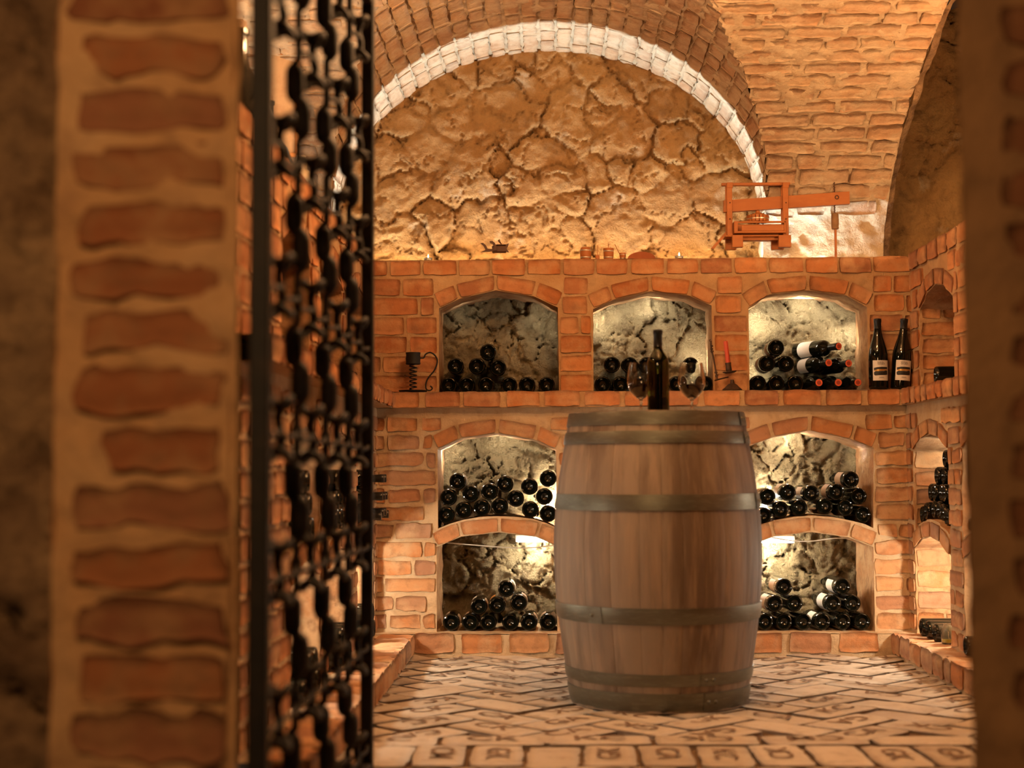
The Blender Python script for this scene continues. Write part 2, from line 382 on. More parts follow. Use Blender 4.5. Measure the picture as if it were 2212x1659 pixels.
def build_back():
    mb = MB(); Mu, Ml = onY(YU), onY(YW)
    mortar_face(mb, Mu, -1.0, 1.95, ZL1-.02, ZT, UH, depth=.33, mat=0, jmat=2)
    ob = []
    for a in UA:
        R = ring_bricks(a); ob += [[tuple(p) for p in q] for q in R]
        for q in R: brick(mb, Mu, q, .008, 1)
    courses(mb, Mu, -1.0, 1.95, rows(ZL1, ZT-.074, 6, .013), UH+ob, mat=1)
    courses(mb, Mu, -1.0, 1.55, [(ZT-.066, ZT-.001)], [], mat=1, lens=(.14,), joint=.014, proud=.012)
    # lower wall
    mortar_face(mb, Ml, -.95, 1.95, ZP-.01, ZL0+.01, LH, depth=.44, mat=3, jmat=2)
    ob = []
    for a in A1+A2:
        R = ring_bricks(a, .062); ob += [[tuple(p) for p in q] for q in R]
        for q in R: brick(mb, Ml, q, .008, 4)
    courses(mb, Ml, -.95, 1.95, rows(ZP+.005, ZL0-.03, 12, .018), LH+ob, mat=4, jit=.006, vjit=.005)
    # top of the parapet course and the bed behind it
    for (y0, y1, z0, z1) in ((YU, YU+.21, ZT, ZT), (YU+.21, YU+.21, ZT, ZT-.13), (YU+.21, YR+.1, ZT-.13, ZT-.13)):
        us = np.arange(-1.0, 1.96, .02); t = np.linspace(0, 1, 10)
        P = np.zeros((len(t), len(us), 3)); P[..., 0] = us; P[..., 1] = (y0+(y1-y0)*t)[:, None]; P[..., 2] = (z0+(z1-z0)*t)[:, None]
        mb.grid(P, 0)
    struct(mb.build('wall_back', [M_mortar, M_brick, M_jamb, M_mortlow, M_bricklow]))
    # ledge
    mb = MB(); Mg = onY(YL)
    mortar_face(mb, Mg, XLLG-.2, 1.62, ZL0, ZL1-.002, amp=.003)
    courses(mb, Mg, XLLG, XRLG-.01, [(ZL0+.004, ZL1-.001)], [], lens=(.145,), joint=.022, proud=.01, mat=1)
    for z in (ZL0, ZL1):
        P = np.zeros((2, 60, 3)); P[..., 0] = np.linspace(-.95, 1.9, 60); P[0, :, 1] = YL; P[1, :, 1] = YW+.02 if z == ZL0 else YR+.05; P[..., 2] = z-(.001 if z == ZL1 else 0); mb.grid(P, 0)
    struct(mb.build('trim_1', [M_mortar, M_brick]))
    # plinth
    mb = MB(); Mp = onY(YP)
    mortar_face(mb, Mp, XLP-.3, XRP+.3, -.01, ZP-.004, amp=.004, mat=0)
    courses(mb, Mp, XLP, XRP, [(.012, ZP)], [], lens=(.16, .17), joint=.03, proud=.01, mat=1, jit=.007)
    P = np.zeros((30, 160, 3)); P[..., 0] = np.linspace(-.95, 1.9, 160); P[..., 1] = np.linspace(YP, YR+.05, 30)[:, None]; P[..., 2] = ZP-.002
    P[..., 2] += fbm(P.reshape(-1, 3), 20, 3, 4).reshape(30, 160)*.002; mb.grid(P, 0)
    struct(mb.build('trim_2', [M_mortlow, M_bricklow]))
build_back()

# ------------------------------------------------------------------ rock face behind the brick unit and above it
STONES = [(450,570,1.1),(900,740,1.6),(1270,740,1.4),(1480,690,.9),(620,1130,1.7),(830,1050,.55),(1100,970,1.3),(1650,860,1.6),(1240,1130,1.1),(1700,430,1.1),(1350,400,1.),(1180,430,.7),(1030,540,.6),
          (230,760,1.),(520,720,1.1),(350,900,1.2),(250,1170,1.2),(380,1340,1.2),(700,1400,1.4),(1080,1430,1.3),(1550,1420,1.7),(1280,1250,.8),(1450,1090,1.),(1950,1350,1.2),(1900,900,1.1),(1620,1060,.9),
          (1780,1080,.9),(1900,660,1.),(1550,560,.9),(800,380,1.2),(620,420,.9),(1000,1200,1.1),(2050,1520,1.5),(200,1480,1.1),(1300,1500,1.1),(1120,850,.4),(1100,330,.5),(950,330,.6),(1830,430,.4),
          (780,910,.3),(850,920,.3),(870,1180,.5),(300,660,.4),(180,650,.5),(260,500,.5),(130,1000,1.),(2200,600,1.),(2300,900,1.2),(2250,1250,1.2),(2400,1500,1.),(-150,700,1.),(-150,1100,1.1),(-180,1450,1.)]
def rock_height(X, Z, seeds, amp=.03, s=0):
    D = np.sqrt((X[:, None]-seeds[None, :, 0])**2*.9+(Z[:, None]-seeds[None, :, 1])**2)/seeds[None, :, 2]
    ix = D.argmin(1); D.sort(axis=1); g = D[:, 1]-D[:, 0]
    P = np.c_[X, Z, np.full(len(X), s*3.7)]
    fill = np.clip(.42+fbm(P, 5.5, 3, 71+s)*1.1, .05, 1)            # joints packed with earth in places
    gr = np.exp(-(g/.045)**2)*fill*1.5; dome = np.clip(g/.5, 0, 1)**.7
    off = _h(ix.astype(np.int64), ix*0+3, ix*0+s, 5)
    tx = _h(ix.astype(np.int64), ix*0+7, ix*0, 5)-.5; tz = _h(ix.astype(np.int64), ix*0+9, ix*0, 5)-.5
    c = seeds[ix]; k = np.clip(g/.10, 0, 1)*fill
    rid = 1-np.abs(fbm(P, 6, 4, 41+s, .6)); f2 = np.abs(fbm(P, 16, 4, 51+s, .6))
    return amp*.75*(off-.5)*k+((X-c[:, 0])*tx+(Z-c[:, 1])*tz)*.40*k+amp*.35*(dome-.5)-gr*amp*1.1+fbm(P, 5, 6, 21+s, .58)*(.012 if s == 0 else .020)-np.clip(rid-.93, 0, 1)*.25+f2*(.006 if s == 0 else .014)
def rock_grid(mb, x0, x1, z0, z1, step, Y, seeds, amp, mat, s):
    xs = np.arange(x0, x1+step, step); zs = np.arange(z0, z1+step, step); Xg, Zg = np.meshgrid(xs, zs); x, z = Xg.ravel(), Zg.ravel()
    wx = fbm(np.c_[x, z, x*0], 7, 4, 61, .6)*.03; wz = fbm(np.c_[x, z, x*0+5], 7, 4, 62, .6)*.03
    h = np.concatenate([rock_height(x[i:i+6000]+wx[i:i+6000], z[i:i+6000]+wz[i:i+6000], seeds, amp, s) for i in range(0, len(x), 6000)])
    mb.grid(np.stack([x, Y-h, z], -1).reshape(*Xg.shape, 3), mat)
def build_rock():
    sd = []
    for a, b, r in STONES:
        p = PY(800+a/2.963, b/2.963, YR); sd.append((p[0], p[2], r*.1))
    big = len(sd)
    for _ in range(260):
        p = (random.uniform(-1.15, 1.15), random.uniform(1.5, 2.8)); r = random.uniform(.02, .05)
        if all(hypot(p[0]-q[0], p[1]-q[1]) > q[2]*.95+r*.4 for q in sd): sd.append((*p, r))
    mb = MB(); rock_grid(mb, -1.15, 1.12, ZT-.2, 2.80, .0085, YR+.065, np.array(sd), .036, 0, 0)
    sd = []
    for _ in range(900):
        p = (random.uniform(-1, 1.95), random.uniform(0, 1.6)); r = random.choice((.1, .075, .06, .05, .04, .03, .03))
        if all(hypot(p[0]-q[0], p[1]-q[1]) > (q[2]+r)*.75 for q in sd): sd.append((*p, r))
    rock_grid(mb, -1.0, 1.9, .04, ZT-.12, .0075, YR-.01, np.array(sd), .045, 1, 2)
    sd = [(random.uniform(1.3, 2.4), random.uniform(1.5, 2.9), random.uniform(.05, .14)) for _ in range(60)]
    rock_grid(mb, 1.4, 2.4, ZT-.2, 2.9, .012, 7.05, np.array(sd), .05, 0, 4)
    struct(mb.build('wall_rear', [M_rock, M_rocklow]))
build_rock()

# ------------------------------------------------------------------ cross vault
VA, VB, VZ, VXC = .955, .782, 1.90, 0.0      # half span, rise, spring height of the barrel
TA, TY, TZ, TB = 2.75, 6.80, 1.62, 1.06                          # half span and back spring line of the transverse vault
def zb(x): return VZ+VB*np.sqrt(np.clip(1-((x-VXC)/VA)**2, 0, None))
def zt(y): return TZ+TB*np.sqrt(np.clip(1-((TY-TA-y)/TA)**2, 0, None))
def arcmap(A, B, n=400):
    t = np.linspace(0, pi, n); x, z = -A*np.cos(t), B*np.sin(t)
    s = np.concatenate([[0], np.cumsum(np.hypot(np.diff(x), np.diff(z)))]); nx, nz = -x/A**2, -z/B**2; l = np.hypot(nx, nz)
    return s, x, z, nx/l, nz/l
SB = arcmap(VA, VB); ST = arcmap(TA, TB)
def M_barrel(u, v, h):
    h = np.asarray(h, float); s, x, z, nx, nz = SB
    return np.stack([VXC+np.interp(v, s, x)+np.interp(v, s, nx)*h, np.asarray(u, float)+0*h, VZ+np.interp(v, s, z)+np.interp(v, s, nz)*h], -1)
def ext(v):   # vertical wall below the transverse spring line
    return np.minimum(np.asarray(v, float), 0)
def M_trans(u, v, h):
    v = np.asarray(v, float); h = np.asarray(h, float); s, y, z, ny, nz = ST; w = np.maximum(v, 0)
    return np.stack([np.asarray(u, float)+0*h, TY-TA-np.interp(w, s, y)-np.interp(w, s, ny)*h, TZ+np.interp(w, s, z)+ext(v)+np.interp(w, s, nz)*h], -1)
def keepB(u, v): p = M_barrel(u, v, np.zeros(len(u))); return zb(p[:, 0]) >= zt(p[:, 1])-.012
def keepT(u, v):
    p = M_trans(u, v, np.zeros(len(u))); return (np.abs(p[:, 0]-VXC) > VA-.004) | (zt(p[:, 1]) >= zb(p[:, 0])-.012)
def build_vault():
    mb = MB(); LB = SB[0][-1]
    mortar_face(mb, M_barrel, 3.8, YR+.12, 0, LB, step=.022, amp=.007, keep=keepB, mat=0)
    vs = np.linspace(0, LB, 38)
    courses(mb, M_barrel, 4.6, YR+.1, [(vs[i]+.006, vs[i+1]-.006) for i in range(37)], [], lens=(.27, .26, .14), joint=.014, proud=.004, keep=keepB, mat=1, rough=.004, jit=.005)
    # straight reveals of the arch below its spring line
    for sx in (-1, 1):
        P = np.zeros((24, 30, 3)); P[..., 0] = sx*VA; P[..., 1] = np.linspace(TY-.03, YR+.12, 24)[:, None]; P[..., 2] = np.linspace(ZT-.1, VZ, 30)
        P[..., 0] += fbm(P.reshape(-1, 3), 12, 3, 8).reshape(24, 30)*.008; mb.grid(P, 0)
    struct(mb.build('ceiling', [M_vaultm, M_vault]))
    mb = MB(); LT = ST[0][-1]
    for (u0, u1) in ((.25, 1.49), (-1.49, -.25)):
        mortar_face(mb, M_trans, u0, u1, -.10, 2.0, step=.016, amp=.009, keep=keepT, mat=0, seed=5)
        mortar_face(mb, M_trans, u0, u1, 1.96, LT*.62, step=.04, amp=.009, keep=keepT, mat=0, seed=5)
        courses(mb, M_trans, u0, u1, rows(.27, 1.98, 21, .016), [], lens=(.21, .22, .12), joint=.02, proud=.004, keep=keepT, mat=1, rough=.005, jit=.008, vjit=.008)
    # crown over the crossing
    P = np.zeros((2, 2, 3)); P[0, :, 1] = 2.3; P[1, :, 1] = 5.4; P[:, 0, 0] = -1.5; P[:, 1, 0] = 1.5; P[..., 2] = VZ+VB+.06; mb.grid(P, 0)
    # sides of the two lateral openings: reveal thickness
    for sx in (-1, 1):
        vv = np.linspace(-.10, LT*.62, 120); us = np.linspace(1.49, 1.52, 14)
        P = np.array([M_trans(np.full(120, sx*u), vv, np.full(120, -(u-1.49)*.5)) for u in us])
        P += (fbm(P.reshape(-1, 3), 10, 4, 12)*.02).reshape(14, 120, 1)*np.array([0, 1, 1]); mb.grid(P, 2)
    struct(mb.build('ceiling_cross_vault', [M_vaultm, M_vault, M_rubble]))
build_vault()

# ------------------------------------------------------------------ side walls
def side_wall(name, s, XL, XU, XG, XP, upper, lower1, lower2, y0, y1):
    Mu, Ml, Mg, Mp = onX(XU, s), onX(XL, s), onX(XG, s), onX(XP, s); mb = MB()
    UHs = [[(a[0][0], ZL1-.004)]+a+[(a[-1][0], ZL1-.004)] for a in upper]
    mortar_face(mb, Mu, y0, y1, ZL1-.01, ZT-.005, UHs, depth=.36, step=.018)
    ob = []
    for a in upper:
        R = ring_bricks(a); ob += [[tuple(p) for p in q] for q in R]
        for q in R: brick(mb, Mu, q, .008, 1)
    courses(mb, Mu, y0, y1, rows(ZL1, ZT-.074, 6, .013), UHs+ob, mat=1)
    courses(mb, Mu, y0, y1, [(ZT-.068, ZT+.002)], [], lens=(.14,), proud=.012, mat=1)
    LHs = [a+[(b[-1][0], b[-1][1])]+b[::-1][1:] for a, b in lower1]+[[(a[0][0], ZP-.002)]+a+[(a[-1][0], ZP-.002)] for a in lower2]
    mortar_face(mb, Ml, y0, y1, ZP-.01, ZL0+.01, LHs, depth=.40, step=.018, mat=3)
    ob = []
    for a in [l[0] for l in lower1]+list(lower2):
        R = ring_bricks(a, .062); ob += [[tuple(p) for p in q] for q in R]
        for q in R: brick(mb, Ml, q, .008, 4)
    courses(mb, Ml, y0, y1, rows(ZP+.005, ZL0-.03, 12, .018), LHs+ob, mat=4, jit=.006, vjit=.005)
    if s > 0:   # courses seen on the far cheek of the first niches
        for c, w, xs, vv, mt in ((CEN[0], .54, XU, rows(ZL1, 1.45, 5, .014), 1), (CEN[0], .56, XL, rows(.53, .84, 4, .016), 4), (CEN[0], .56, XL, rows(ZP+.005, .44, 4, .018), 4)):
            courses(mb, onY(c+w/2-.001), xs+.012, xs+.32, vv, [], lens=(.27, .135), proud=.006, mat=mt, jit=.005)
    # backs of the niches, cap
    ys = np.arange(y0, y1+.05, .03); zs = np.arange(ZP, ZT-.02, .03); P = np.zeros((len(zs), len(ys), 3)); P[..., 1] = ys; P[..., 2] = zs[:, None]
    P[..., 0] = XU+s*.33-s*np.abs(fbm(P.reshape(-1, 3)*1., 9, 4, 3)).reshape(len(zs), len(ys))*.05; mb.grid(P, 2)
    P = np.zeros((12, len(ys), 3)); P[..., 0] = np.linspace(XU, XU+s*.8, 12)[:, None]; P[..., 1] = ys; P[..., 2] = ZT-.003; mb.grid(P, 0)
    # ledge
    mortar_face(mb, Mg, y0, YL+.02, ZL0, ZL1-.002, amp=.003)
    courses(mb, Mg, y0, YL, [(ZL0+.003, ZL1)], [], lens=(.075, .08, .14), joint=.014, proud=.012, mat=1)
    for z, xe in ((ZL0, XL+s*.02), (ZL1-.002, XU+s*.4)):
        P = np.zeros((4, len(ys), 3)); P[..., 0] = np.linspace(XG, xe, 4)[:, None]; P[..., 1] = np.minimum(ys, YU+.02); P[..., 2] = z; mb.grid(P, 0)
    struct(mb.build(name, [M_mortar, M_brick, M_jamb, M_mortlow, M_bricklow]))
    mb = MB()
    mortar_face(mb, Mp, y0, YP+.03, -.01, ZP-.003, amp=.004, mat=0)
    courses(mb, Mp, y0, YP, [(.012, ZP+.002)], [], lens=(.075, .14, .16), joint=.02, proud=.01, mat=1, jit=.007)
    # brick-on-edge cap of the plinth
    for k in range(int((YP-y0)/.15)):
        yy = y0+k*.15; brick(mb, (lambda u, v, h: np.stack([u, v, ZP-.003+np.asarray(h)], -1)), [(XP, yy+.008), (XP+s*.14, yy+.008), (XP+s*.14, yy+.142), (XP, yy+.142)], .009, 1, jit=.006)
    P = np.zeros((10, 90, 3)); P[..., 0] = np.linspace(XP, XL+s*.42, 10)[:, None]; P[..., 1] = np.linspace(y0, y1, 90); P[..., 2] = ZP-.004; mb.grid(P, 0)
    struct(mb.build('trim_3' if s > 0 else 'trim_4', [M_mortlow, M_bricklow]))
def arch(yc, w, zs, rise, n=4): return [(yc-w/2+w*i/n, zs+rise*sin(pi*i/n)**.8*(1 if 0 < i < n else 0)) for i in range(n+1)]
def barch(yc, w, zs, rise, n=8): return [(yc-w/2+w*i/n, zs+rise*sin(pi*i/n)) for i in range(n+1)]
CEN = (6.08, 5.33, 4.58)
U_ = [arch(c, .54, 1.42, .075) for c in CEN]
L1_ = [(arch(c, .56, .835, .065), barch(c, .56, .515, .05)) for c in CEN]
L2_ = [arch(c, .56, .435, .06) for c in CEN]
side_wall('wall_right', 1, XRL, XRU, XRLG, XRP, U_[:2], L1_[:2], L2_[:2], 3.6, 6.50)
side_wall('wall_left', -1, XLL, XLU, XLLG, XLP, U_, L1_, L2_, 3.6, 6.50)

# ------------------------------------------------------------------ floor
def text_geo(s, size, off=0.):
    c = bpy.data.curves.new('t', 'FONT'); c.body = s; c.size = size; c.align_x = 'CENTER'; c.align_y = 'CENTER'; c.resolution_u = 3; c.offset = off
    o = bpy.data.objects.new('t', c); me = o.to_mesh(); v = np.array([tuple(p.co) for p in me.vertices]); f = [tuple(p.vertices) for p in me.polygons]
    o.to_mesh_clear(); bpy.data.objects.remove(o); bpy.data.curves.remove(c); return v, f
def build_floor():
    mb = MB(); Mz = onZ(-.004)
    P = np.zeros((100, 80, 3)); P[..., 0] = np.linspace(-.75, 1.6, 80); P[..., 1] = np.linspace(2.2, YP+.05, 100)[:, None]
    P[..., 2] = -.012+fbm(P.reshape(-1, 3), 15, 3, 3).reshape(100, 80)*.004; mb.grid(P, 0)
    stamps = [text_geo(t, .092, .0008) for t in ('CM', 'GA', 'KC', 'CK', 'GK', 'CA')]
    def lay(c, ang, L, W, stamp=True):
        ca, sa = cos(ang), sin(ang); jx, jy = random.uniform(-.004, .004), random.uniform(-.004, .004); ang2 = ang+random.uniform(-.035, .035); ca, sa = cos(ang2), sin(ang2)
        q = [(c[0]+jx+ca*a*L/2-sa*b*W/2, c[1]+jy+sa*a*L/2+ca*b*W/2) for a, b in ((-1, -1), (1, -1), (1, 1), (-1, 1))]
        z = random.uniform(-.003, .003); M2 = onZ(-.004+z)
        brick(mb, M2, q, .007, 1, jit=.005, rough=.0012, rnd=.06, res=.03)
        if stamp and random.random() < .85:
            v, f = random.choice(stamps); a3 = ang2+pi*random.choice((0, 1)); c3, s3 = cos(a3), sin(a3)
            vv = np.stack([c[0]+v[:, 0]*c3*1.25-v[:, 1]*s3, c[1]+v[:, 0]*s3*1.25+v[:, 1]*c3, np.full(len(v), z+.0062)], -1); mb.add(vv, f, 2)
    W, L = .152, .304; th = radians(45)
    for r in range(-30, 40):
        for k in range(-12, 14):
            c0 = r+4*k
            for (x, y, w, h) in ((c0, r, 2, 1), (c0+2, r-1, 1, 2)):
                cx, cy = (x+w/2)*W, (y+h/2)*W
                X = .42+cx*cos(th)-cy*sin(th); Y = 5.4+cx*sin(th)+cy*cos(th)
                if -.62 < X < 1.47 and 4.47 < Y < YP+.02: lay((X, Y), th+(0 if w == 2 else pi/2), L-.013, W-.013)
    y = 4.46
    for kind in 'XYXXYXXYX':
        hgt = W if kind == 'X' else L; y -= hgt/2; x = -.72+random.random()*.15
        while x < 1.55:
            w = L if kind == 'X' else W; lay((x+w/2, y), 0 if kind == 'X' else pi/2, L-.013, W-.013); x += w
        y -= hgt/2
    struct(mb.build('floor', [M_dirt, M_floor, M_stamp]))
build_floor()

# ------------------------------------------------------------------ doorway piers in front
def build_piers():
    Yd = 2.36; s = 3300/Yd
    mb = MB(); xl = PY(118, 830, Yd)[0]; xr = PY(512, 830, Yd)[0]; M = onY(Yd)
    mortar_face(mb, M, xl, xr, -.05, 2.0, step=.015, amp=.008, mat=0, base=-.004)
    ys = [(-190, -140), (-85, -20), (-5+-70, -3), (-65, 45), (75, 162), (193, 282), (308, 400), (438, 527), (553, 640), (675, 757), (793, 888), (925, 1012), (1043, 1142), (1168, 1266), (1290, 1392), (1413, 1517), (1543, 1642), (1668, 1765), (1790, 1880)]
    for i, (a, b) in enumerate(ys[3:]):
        x0 = 165+random.uniform(-8, 8)+(60 if i in (8,) else 0); x1 = 482+random.uniform(-8, 8)
        pa, pb = PY(x0, b, Yd), PY(x1, a, Yd)
        brick(mb, M, [(pa[0], pa[2]+random.uniform(-.006, .006)), (pb[0], pa[2]+random.uniform(-.006, .006)), (pb[0], pb[2]+random.uniform(-.008, .004)), (pa[0], pb[2]+random.uniform(-.008, .004))], .006, 1, jit=.014, rough=.006, rnd=.08)
    # reveal facing the doorway and return on the left
    for X in (xl, xr):
        P = np.zeros((100, 20, 3)); P[..., 2] = np.linspace(-.05, 2.05, 100)[:, None]; P[..., 1] = np.linspace(Yd, Yd+.16, 20); P[..., 0] = X-(P[..., 1]-Yd)*.24
        P[..., 0] += fbm(P.reshape(-1, 3), 9, 3, 6).reshape(100, 20)*.006-(.02 if X == xr else -.0)*np.exp(-((P[..., 1]-Yd)/.012)**2)*.6; mb.grid(P, 0)
    struct(mb.build('wall_front', [M_pillarm, M_pillar]))
    mb = MB(); sd = np.array([(random.uniform(-1.5, -.6), random.uniform(-.3, 2.2), random.uniform(.04, .1)) for _ in range(90)])
    rock_grid(mb, -1.6, xl+.02, -.05, 2.1, .018, Yd+.07, sd, .05, 0, 6)
    struct(mb.build('wall_front_rubble', [M_rubble]))
    # right pier
    mb = MB(); xa = PY(2085, 830, Yd)[0]
    mortar_face(mb, M, xa, xa+.45, -.05, 2.0, step=.02, amp=.008, mat=0)
    for i in range(24):
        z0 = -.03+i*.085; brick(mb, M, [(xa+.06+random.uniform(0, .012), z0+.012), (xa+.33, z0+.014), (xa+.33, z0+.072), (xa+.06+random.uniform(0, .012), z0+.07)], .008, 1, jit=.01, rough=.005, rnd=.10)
    P = np.zeros((100, 20, 3)); P[..., 2] = np.linspace(-.05, 2.05, 100)[:, None]; P[..., 1] = np.linspace(Yd, Yd+.16, 20); P[..., 0] = xa+(P[..., 1]-Yd)*.34+fbm(P.reshape(-1, 3), 9, 3, 6).reshape(100, 20)*.006; mb.grid(P, 0)
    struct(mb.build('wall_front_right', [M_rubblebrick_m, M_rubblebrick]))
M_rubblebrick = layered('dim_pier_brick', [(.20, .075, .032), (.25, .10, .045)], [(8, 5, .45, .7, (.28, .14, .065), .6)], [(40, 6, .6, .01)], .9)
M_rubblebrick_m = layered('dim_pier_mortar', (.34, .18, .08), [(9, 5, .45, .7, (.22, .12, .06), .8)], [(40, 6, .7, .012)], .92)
build_piers()

# ------------------------------------------------------------------ bottles
BORD = [(0, .022), (.010, .021), (.020, .013), (.0275, .003), (.0305, 0), (.0335, .0012), (.0362, .006), (.0368, .014), (.0368, .185), (.0362, .196), (.0325, .209), (.024, .222), (.0165, .233), (.0148, .245), (.0142, .285), (.0155, .287), (.0155, .298), (.013, .30), (0, .30)]
BURG = [(0, .022), (.012, .021), (.024, .012), (.031, .003), (.034, 0), (.0372, .0015), (.0402, .007), (.0405, .015), (.0405, .13), (.0395, .15), (.036, .172), (.029, .198), (.0215, .222), (.017, .243), (.0152, .262), (.0146, .285), (.0158, .287), (.0158, .298), (.0135, .30), (0, .30)]
def scaled(p, k): return [(r*k, z) for r, z in p]
def cyl(v2, r): v2 = np.asarray(v2, float); a = v2[:, 0]/r; return np.stack([r*np.sin(a), -r*np.cos(a), v2[:, 1]], -1)
def label_band(r, z0, z1, ang, mat_i=0, mb=None, c=0.):
    mb = mb or MB(); A = np.linspace(-ang, ang, 20)+c; Zs = np.linspace(z0, z1, 4)
    P = np.zeros((4, 20, 3)); P[..., 0] = r*np.sin(A); P[..., 1] = -r*np.cos(A); P[..., 2] = Zs[:, None]; mb.grid(P, mat_i)
    Q = P*np.array([1-.0005/r, 1-.0005/r, 1]); mb.grid(Q, mat_i); return mb
_b = MB(); _b.lathe(scaled(BORD, .972), 40); B0 = _b.build('wine_bottle', [M_bottle], recalc=True); ME_B = B0.data; bpy.data.objects.remove(B0)
_b = MB(); _b.lathe(scaled(BURG, .92), 40); B0 = _b.build('wine_bottle', [M_bottle], recalc=True); ME_BG = B0.data; bpy.data.objects.remove(B0)
_labs = {}
for nm, mt in (('paper', M_label), ('orange', M_labelo), ('dim', M_labeldim)):
    o = label_band(.0363, .045, .135, 2.6).build('label', [mt]); _labs[nm] = o.data; bpy.data.objects.remove(o)
ORD = ['leftmost', 'second', 'third', 'fourth', 'fifth', 'sixth', 'seventh', 'eighth']
def ordn(i, n):
    if n == 1: return 'single'
    if i == 0: return 'leftmost'
    if i == n-1: return 'rightmost'
    return ORD[i]
def lying_bottle(p, rz, label, group, lab=None, mesh=None, tilt=0., spin=0.):
    o = bpy.data.objects.new('wine_bottle', mesh or ME_B)
    COL.objects.link(o); o.location = p; o.rotation_euler = Matrix.Rotation(rz, 4, 'Z').to_3x3().to_4x4().__matmul__(Matrix.Rotation(-pi/2+tilt, 4, 'X')).__matmul__(Matrix.Rotation(spin, 4, 'Z')).to_euler()
    tag(o, label, 'bottle', group)
    if lab:
        c = bpy.data.objects.new('label', _labs[lab]); COL.objects.link(c); c.parent = o
        c['label'] = {'paper': 'white paper label', 'orange': 'orange paper label', 'dim': 'brown paper label'}[lab]
    return o
BR = .0358
def pile(rows_, Y, where, group, floorz=None, labs=None, yaw_=0., snap=True):
    names = {1: ['bottom'], 2: ['top', 'bottom'], 3: ['top', 'middle', 'bottom']}[len(rows_)]
    for ri, row in enumerate(rows_):
        n = len(row)
        for i, (x, y) in enumerate(sorted(row)):
            p = PY(x, y, Y)
            if floorz is not None and ri == len(rows_)-1: p[2] = floorz+BR
            w = ordn(i, n); nm = names[ri]
            ll = (labs or {}).get((ri, i))
            look = {'paper': 'white-labelled', 'orange': 'orange-labelled', 'dim': 'brown-labelled', None: 'dark'}[ll]
            w = {'single': 'alone on top', 'leftmost': 'leftmost', 'rightmost': 'rightmost'}.get(w, w+' from left')
            lb = f"{look} bottle {w}, {nm} row, {where}"
            lying_bottle(p, yaw_+random.uniform(-.02, .02), lb, group, ll, spin=pi+random.uniform(-.3, .3))
ZLb = ZL1
pile([[(1053.9, 760)], [(984, 790.6), (1030, 790.6), (1075.6, 793.9)], [(969, 825), (1008, 824), (1050, 824), (1099.4, 824), (1138.5, 824), (1181, 824)]],
     YU+.02, 'left niche above ledge', 'bottles in the left niche above the ledge', ZLb, {(2, 4): 'dim'})
pile([[(1322, 787.3), (1360, 788), (1397, 788)], [(1302, 822), (1340.4, 822), (1378.6, 822), (1416.5, 822)]],
     YU+.02, 'left pile of the middle niche', 'bottles in the middle niche above the ledge', ZLb)
pile([[(1492, 789)], [(1462, 818), (1523, 818)]], YU+.02, 'right pile of the middle niche', 'bottles in the middle niche above the ledge', ZLb)
pile([[(1677, 750.8)], [(1657.2, 784.4), (1698, 785)], [(1637.5, 818), (1677.5, 818), (1718.5, 817)]], YU+.02, 'right niche above ledge', 'base forward bottles in the right niche above the ledge', ZLb,
     {(0, 0): 'dim', (1, 0): 'dim'})
pile([[(988.3, 1040), (1090.8, 1045.5), (1143.5, 1051), (1183.7, 1033.6)], [(968.4, 1074.8), (1016.5, 1066.2), (1057, 1061.8), (1114.2, 1077), (1176, 1072.7)],
      [(963.4, 1112.8), (1001.4, 1102), (1040.4, 1097.6), (1079.5, 1094.4), (1145.7, 1100.9), (1183.7, 1109.6)]], YW+.02, 'mid-height niche left of barrel', 'bottles in the mid-height niche left of the barrel', None, {(0, 0): 'paper'})
pile([[(1093.6, 1271.9)], [(1033.9, 1310), (1074, 1307.7), (1120.7, 1302.3)], [(974.2, 1343.7), (1015.5, 1342.6), (1054.5, 1342.4), (1102.3, 1341.4), (1142.4, 1339), (1183.7, 1336)]],
     YW+.02, 'floor-level niche left of barrel', 'bottles in the floor-level niche left of the barrel', ZP, {(0, 0): 'paper', (1, 0): 'paper', (1, 1): 'orange', (1, 2): 'dim', (2, 0): 'paper', (2, 1): 'dim', (2, 4): 'dim', (2, 5): 'dim'})
pile([[(1838.8, 1036)], [(1657.9, 1073), (1702.2, 1063.7), (1752.5, 1066), (1807, 1063), (1855.5, 1072)], [(1649.5, 1114), (1686.6, 1100.8), (1726.6, 1097), (1782, 1093.6), (1826.3, 1097), (1865, 1111.6)]],
     YW+.02, 'mid-height niche right of barrel', 'bottles in the mid-height niche right of the barrel', None, {(0, 0): 'dim', (1, 0): 'dim', (1, 1): 'paper', (1, 2): 'paper', (1, 3): 'dim'}, yaw_=.06)
pile([[(1694.5, 1268), (1820.8, 1267.4)], [(1674.6, 1304.5), (1717, 1303.3), (1800.4, 1303.3), (1842.4, 1303.3)], [(1653, 1338), (1693.8, 1341.6), (1735.7, 1339), (1776.5, 1339), (1820.8, 1340.4), (1863, 1340.4)]],
     YW+.02, 'floor-level niche right of barrel', 'bottles in the floor-level niche right of the barrel', ZP, {(0, 0): 'paper', (0, 1): 'paper', (1, 0): 'paper', (1, 2): 'paper', (2, 0): 'paper', (2, 3): 'paper'}, yaw_=.08)

